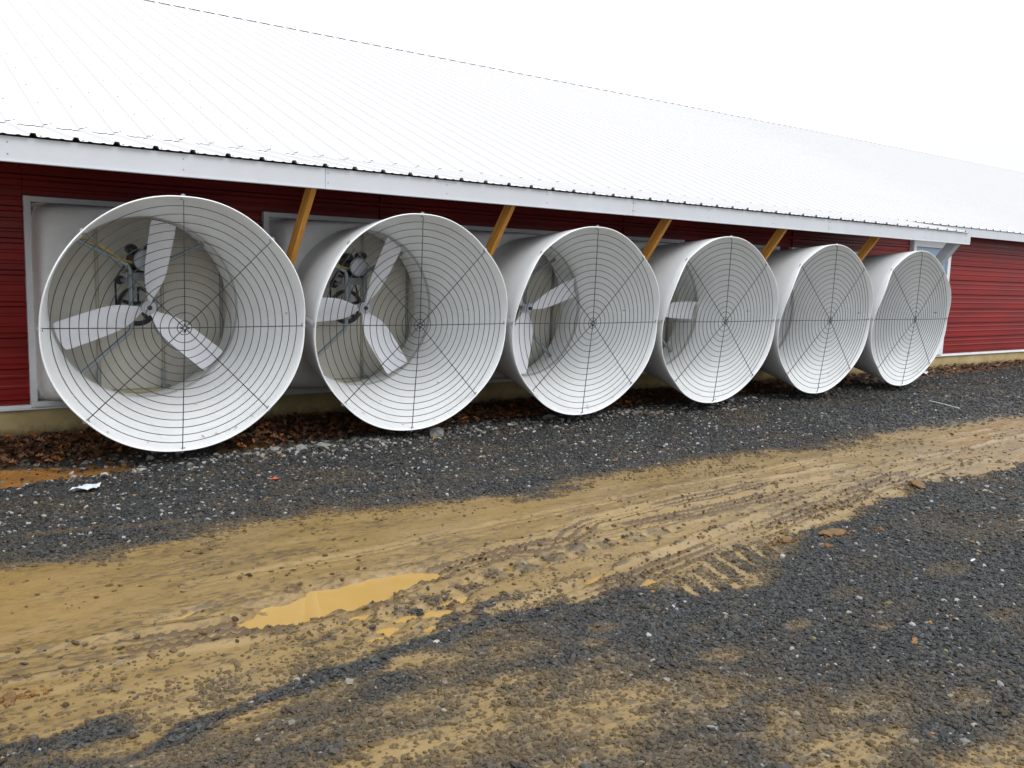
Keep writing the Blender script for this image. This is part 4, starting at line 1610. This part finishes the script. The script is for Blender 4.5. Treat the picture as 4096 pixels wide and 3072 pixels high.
# ------------------------------------------------------------------ leaf litter and dry grass along the wall
def build_leaves():
    n_ = 7500
    x = rng.uniform(-1.9, 17.0, n_ * 3)
    x = np.where(rng.uniform(0, 1, n_ * 3) < .5, rng.uniform(-1.9, 6, n_ * 3), x)
    y = rng.uniform(.25, 1.37, n_ * 3)
    le = np.interp(x, LEX, LEY)
    den = sstep(-.12, .22, y - le) * (.35 + 1.1 * fbm(x * 1.7, y * 2.5, 123, 3))
    # bare clay in front of the first fan
    den = den * np.where((x > -.5) & (x < .5) & (y < .62), .15, 1)
    k = rng.uniform(0, 1, n_ * 3) < den * .75
    x, y = x[k][:n_], y[k][:n_]
    # strays on the gravel
    xs2, ys2 = rng.uniform(-1.2, 12, 90), rng.uniform(-1.3, .4, 90)
    x, y = np.concatenate([x, xs2]), np.concatenate([y, ys2])
    stray = np.concatenate([np.zeros(len(x) - 90, bool), np.ones(90, bool)])
    h = fields(x, y)[0]
    n_ = len(x)
    prof = [(-.5, .06), (-.28, .30), (-.12, .16), (.05, .36), (.2, .18), (.33, .24), (.5, .02)]
    VV, FF, CC = [], [], []
    m_ = len(prof)
    pal = np.array([(.19, .075, .030), (.13, .050, .022), (.24, .11, .045), (.085, .040, .020), (.28, .10, .035), (.20, .12, .06), (.06, .03, .016)])
    ci = rng.choice(len(pal), n_, p=[.22, .24, .14, .16, .07, .09, .08])
    for i in range(n_):
        L = rng.uniform(.032, .074) * (.7 if stray[i] else 1)
        cu, cv = rng.uniform(.3, 1.8), rng.uniform(-1.2, 1.2)
        a = rng.uniform(0, 6.283)
        tx, ty = rng.normal(0, .26), rng.normal(0, .26)
        if stray[i]:
            tx *= .4
            ty *= .4
        base = []
        for (u, w) in prof:
            for s in (-1, 0, 1):
                px, py = u * L, s * w * L
                pz = cv * .5 * u * u * L + cu * (abs(s) * w) ** 2 * L * 1.6
                base.append((px, py, pz))
        B = np.array(base)
        B[:, 2] += B[:, 0] * tx + B[:, 1] * ty
        ca, sa = math.cos(a), math.sin(a)
        Q = np.stack([B[:, 0] * ca - B[:, 1] * sa, B[:, 0] * sa + B[:, 1] * ca, B[:, 2]], 1)
        lift = -Q[:, 2].min() + (rng.uniform(0, .035) if not stray[i] else .012)
        Q += np.array([x[i], y[i], h[i] + lift])
        Q[:, 1] = np.minimum(Q[:, 1], WALL - .016)
        o_ = i * m_ * 3
        VV.append(Q)
        for j in range(m_ - 1):
            for s in range(2):
                q = o_ + j * 3 + s
                FF.append((q, q + 1, q + 4, q + 3))
        c_ = pal[ci[i]] * rng.uniform(.40, .95)
        if rng.uniform() < .10:
            c_ = np.array([.36, .12, .03]) * rng.uniform(.7, 1.2)
        CC.append(np.repeat(np.append(c_, 1)[None], m_ * 3, 0))
    me = bpy.data.meshes.new('leaf_litter')
    me.from_pydata(np.concatenate(VV).tolist(), [], FF)
    at = me.attributes.new('col', 'FLOAT_COLOR', 'POINT')
    at.data.foreach_set('color', np.concatenate(CC).astype(np.float32).ravel())
    me.materials.append(M['leaf'])
    me.update()
    tag(link('leaf_litter', me), 'brown fallen leaves drifted against the barn foundation', 'leaves', kind='stuff')
build_leaves()

def build_grass():
    VV, FF, CC = [], [], []
    n_ = 1100
    for i in range(n_):
        if i % 5:
            x = rng.uniform(-1.6, 9.5)
            if fbm(np.array([x * 1.9]), np.array([3.3]), 140, 3)[0] < .48:
                continue
        else:
            x = rng.uniform(-1.5, 12)
        y = WALL - .03 - abs(rng.normal(0, .12))
        z = float(hgt(x, y)[0])
        L = rng.uniform(.05, .17)
        a = rng.uniform(0, 6.283)
        bend = rng.uniform(.15, .9)
        w = rng.uniform(.0014, .003)
        o_ = len(VV)
        for t in (0, .5, 1):
            d = bend * L * t * t
            px, py, pz = x + math.cos(a) * d, min(y + math.sin(a) * d, WALL - .016), z + L * t * (1 - .25 * bend * t)
            ww = w * (1 - .8 * t)
            VV.append((px - math.sin(a) * ww, py + math.cos(a) * ww * .2, pz))
            VV.append((px + math.sin(a) * ww, py - math.cos(a) * ww * .2, pz))
        FF += [(o_, o_ + 1, o_ + 3, o_ + 2), (o_ + 2, o_ + 3, o_ + 5, o_ + 4)]
        c = np.array([(.20, .15, .06), (.12, .10, .035), (.08, .075, .03)][i % 3]) * rng.uniform(.6, 1.4)
        CC += [(*c, 1)] * 6
    me = bpy.data.meshes.new('dry_grass')
    me.from_pydata(VV, [], FF)
    at = me.attributes.new('col', 'FLOAT_COLOR', 'POINT')
    at.data.foreach_set('color', np.array(CC, np.float32).ravel())
    me.materials.append(M['leaf'])
    me.update()
    tag(link('dry_grass', me), 'thin dry weeds growing along the foot of the foundation', 'weeds', kind='stuff')
build_grass()

# ------------------------------------------------------------------ rocks, clods, litter
def lump_mesh(name, m, seed, sx, sy, sz, rough=.35):
    r_ = np.random.default_rng(seed)
    import bmesh
    bm = bmesh.new()
    bmesh.ops.create_icosphere(bm, subdivisions=3, radius=1)
    o1, o2 = r_.uniform(0, 50), r_.uniform(0, 50)
    for v in bm.verts:
        c = v.co
        q = fbm(np.array([c.x * 1.3 + o1 + c.z]), np.array([c.y * 1.3 + o2 - c.z * .7]), seed, 4)[0] - .5
        v.co = Vector((c.x * sx, c.y * sy, c.z * sz)) * (1 + q * rough * 3)
    me = bpy.data.meshes.new(name)
    bm.to_mesh(me)
    bm.free()
    me.materials.append(m)
    return me
ROCKS = [('rock', 'rock', .66, .09, .055, .045, .036, 'pale squarish rock at the gravel edge below the first two fans'),
         ('rock', 'rock', 2.12, .17, .085, .06, .075, 'tall grey rock standing among leaves below the second fan'),
         ('rock', 'rock', 1.05, .12, .12, .05, .022, 'flat pale slab of rock lying at the edge of the leaves'),
         ('rock', 'rock', 0.86, .06, .06, .05, .04, 'small rounded grey rock beside the flat pale slab'),
         ('rock', 'rock', 3.55, .42, .09, .06, .04, 'low grey rock half under leaves below the third fan'),
         ('rock', 'darkrock', -1.10, 1.16, .09, .08, .12, 'dark mossy rock against the foundation left of the fans'),
         ('rock', 'darkrock', -1.10, .93, .07, .07, .08, 'lower dark rock in front of the mossy one by the foundation')]
for i, (nm_, mk, x, y, sx, sy, sz, lab) in enumerate(ROCKS):
    o = link(nm_, lump_mesh('rock', M[mk], 200 + i, sx * .78, sy * .78, sz * .78), None, (x, y, float(hgt(x, y)[0]) + sz * .3))
    tag(o, lab, 'rock', 'larger rocks along the wall edge of the gravel')
for i, (x, y, sx, sy, sz, lab) in enumerate(CLODS):
    o = link('mud_clod', lump_mesh('mud_clod', M['clod'], 300 + i, sx, sy, sz, .5), None, (x, y, float(hgt(x, y)[0]) + sz * .25))
    o.rotation_euler = (0, 0, .3 * i)
    tag(o, lab, 'mud clod', 'clods of mud thrown out of the track')

def sheet_litter(name, cx, cy, outline, m, seed, lab, cat, rise=.02):
    r_ = random.Random(seed)
    n_ = 14
    xs0 = [p[0] for p in outline]
    ys0 = [p[1] for p in outline]
    V, F, idx = [], [], {}
    def inside(px, py):
        c = False
        j = len(outline) - 1
        for i_ in range(len(outline)):
            (xi, yi), (xj, yj) = outline[i_], outline[j]
            if (yi > py) != (yj > py) and px < (xj - xi) * (py - yi) / (yj - yi) + xi:
                c = not c
            j = i_
        return c
    # fan of rings from the centroid keeps the torn outline
    gx, gy = sum(xs0) / len(xs0), sum(ys0) / len(ys0)
    ring_n = len(outline) * 4
    def op(t):
        k = t * len(outline)
        i_ = int(k) % len(outline)
        f_ = k - int(k)
        a, b = outline[i_], outline[(i_ + 1) % len(outline)]
        return a[0] + (b[0] - a[0]) * f_, a[1] + (b[1] - a[1]) * f_
    zb = float(hgt(cx, cy)[0])
    V.append((cx + gx, cy + gy, zb + .012 + rise * .6))
    R_ = 5
    for ri in range(1, R_ + 1):
        for j in range(ring_n):
            ox, oy = op(j / ring_n)
            f_ = ri / R_
            px, py = cx + gx + (ox - gx) * f_, cy + gy + (oy - gy) * f_
            q = fbm(np.array([px * 28 + seed]), np.array([py * 28]), seed, 3)[0]
            V.append((px, py, float(hgt(px, py)[0]) + .010 + rise * q * 1.3))
    for j in range(ring_n):
        F.append((0, 1 + j, 1 + (j + 1) % ring_n))
    for ri in range(R_ - 1):
        for j in range(ring_n):
            a = 1 + ri * ring_n
            F.append((a + j, a + ring_n + j, a + ring_n + (j + 1) % ring_n, a + (j + 1) % ring_n))
    o = obj(name, V, F, m, None, False)
    sol = o.modifiers.new('thickness', 'SOLIDIFY')
    sol.thickness = .0015
    tag(o, lab, cat)
    return o
sheet_litter('plastic_scrap', -0.70, -0.40, [(-.10, -.035), (-.02, -.06), (.05, -.05), (.075, .0), (.10, .06), (.0, .07), (-.05, .03)], M['paper'], 5,
             'crumpled white plastic scrap lying on dark gravel in front of the first fan', 'litter', .035)
sheet_litter('plastic_scrap', 11.05, .90, [(-.16, -.10), (.08, -.08), (.30, .05), (.12, .10), (-.1, .06)], M['paper'], 8,
             'torn white plastic sheet on the leaves under the fan by the door', 'litter', .05)
# thin pale rod on the gravel
rp = []
for t in np.linspace(0, 1, 7):
    x, y = 8.55 - .17 * t + .015 * math.sin(t * 3), -.62 - .46 * t
    rp.append((x, y, float(hgt(x, y)[0]) + .014))
tag(MB().tube(rp, .004, 6).obj('stick', M['tape']), 'thin pale stick lying on dark gravel near the last two fans', 'stick')
# bright orange leaf scraps on the gravel
for i, (x, y, lab) in enumerate([(0.38, -.68, 'bright orange-red leaf curled on the dark gravel below the first two fans')]):
    sheet_litter('fallen_leaf', x, y, [(-.035, -.01), (0, -.02), (.04, 0), (.01, .02), (-.02, .018)], M['orange'], 20 + i, lab, 'leaf', .02)
# curled pale scrap on the right-hand gravel
sheet_litter('paper_scrap', 2.78, -4.02, [(-.02, -.006), (0, -.010), (.024, -.003), (.006, .006), (-.010, .008)], M['paper'], 31, 'tiny white paper scrap on the open gravel across the track', 'litter', .02)
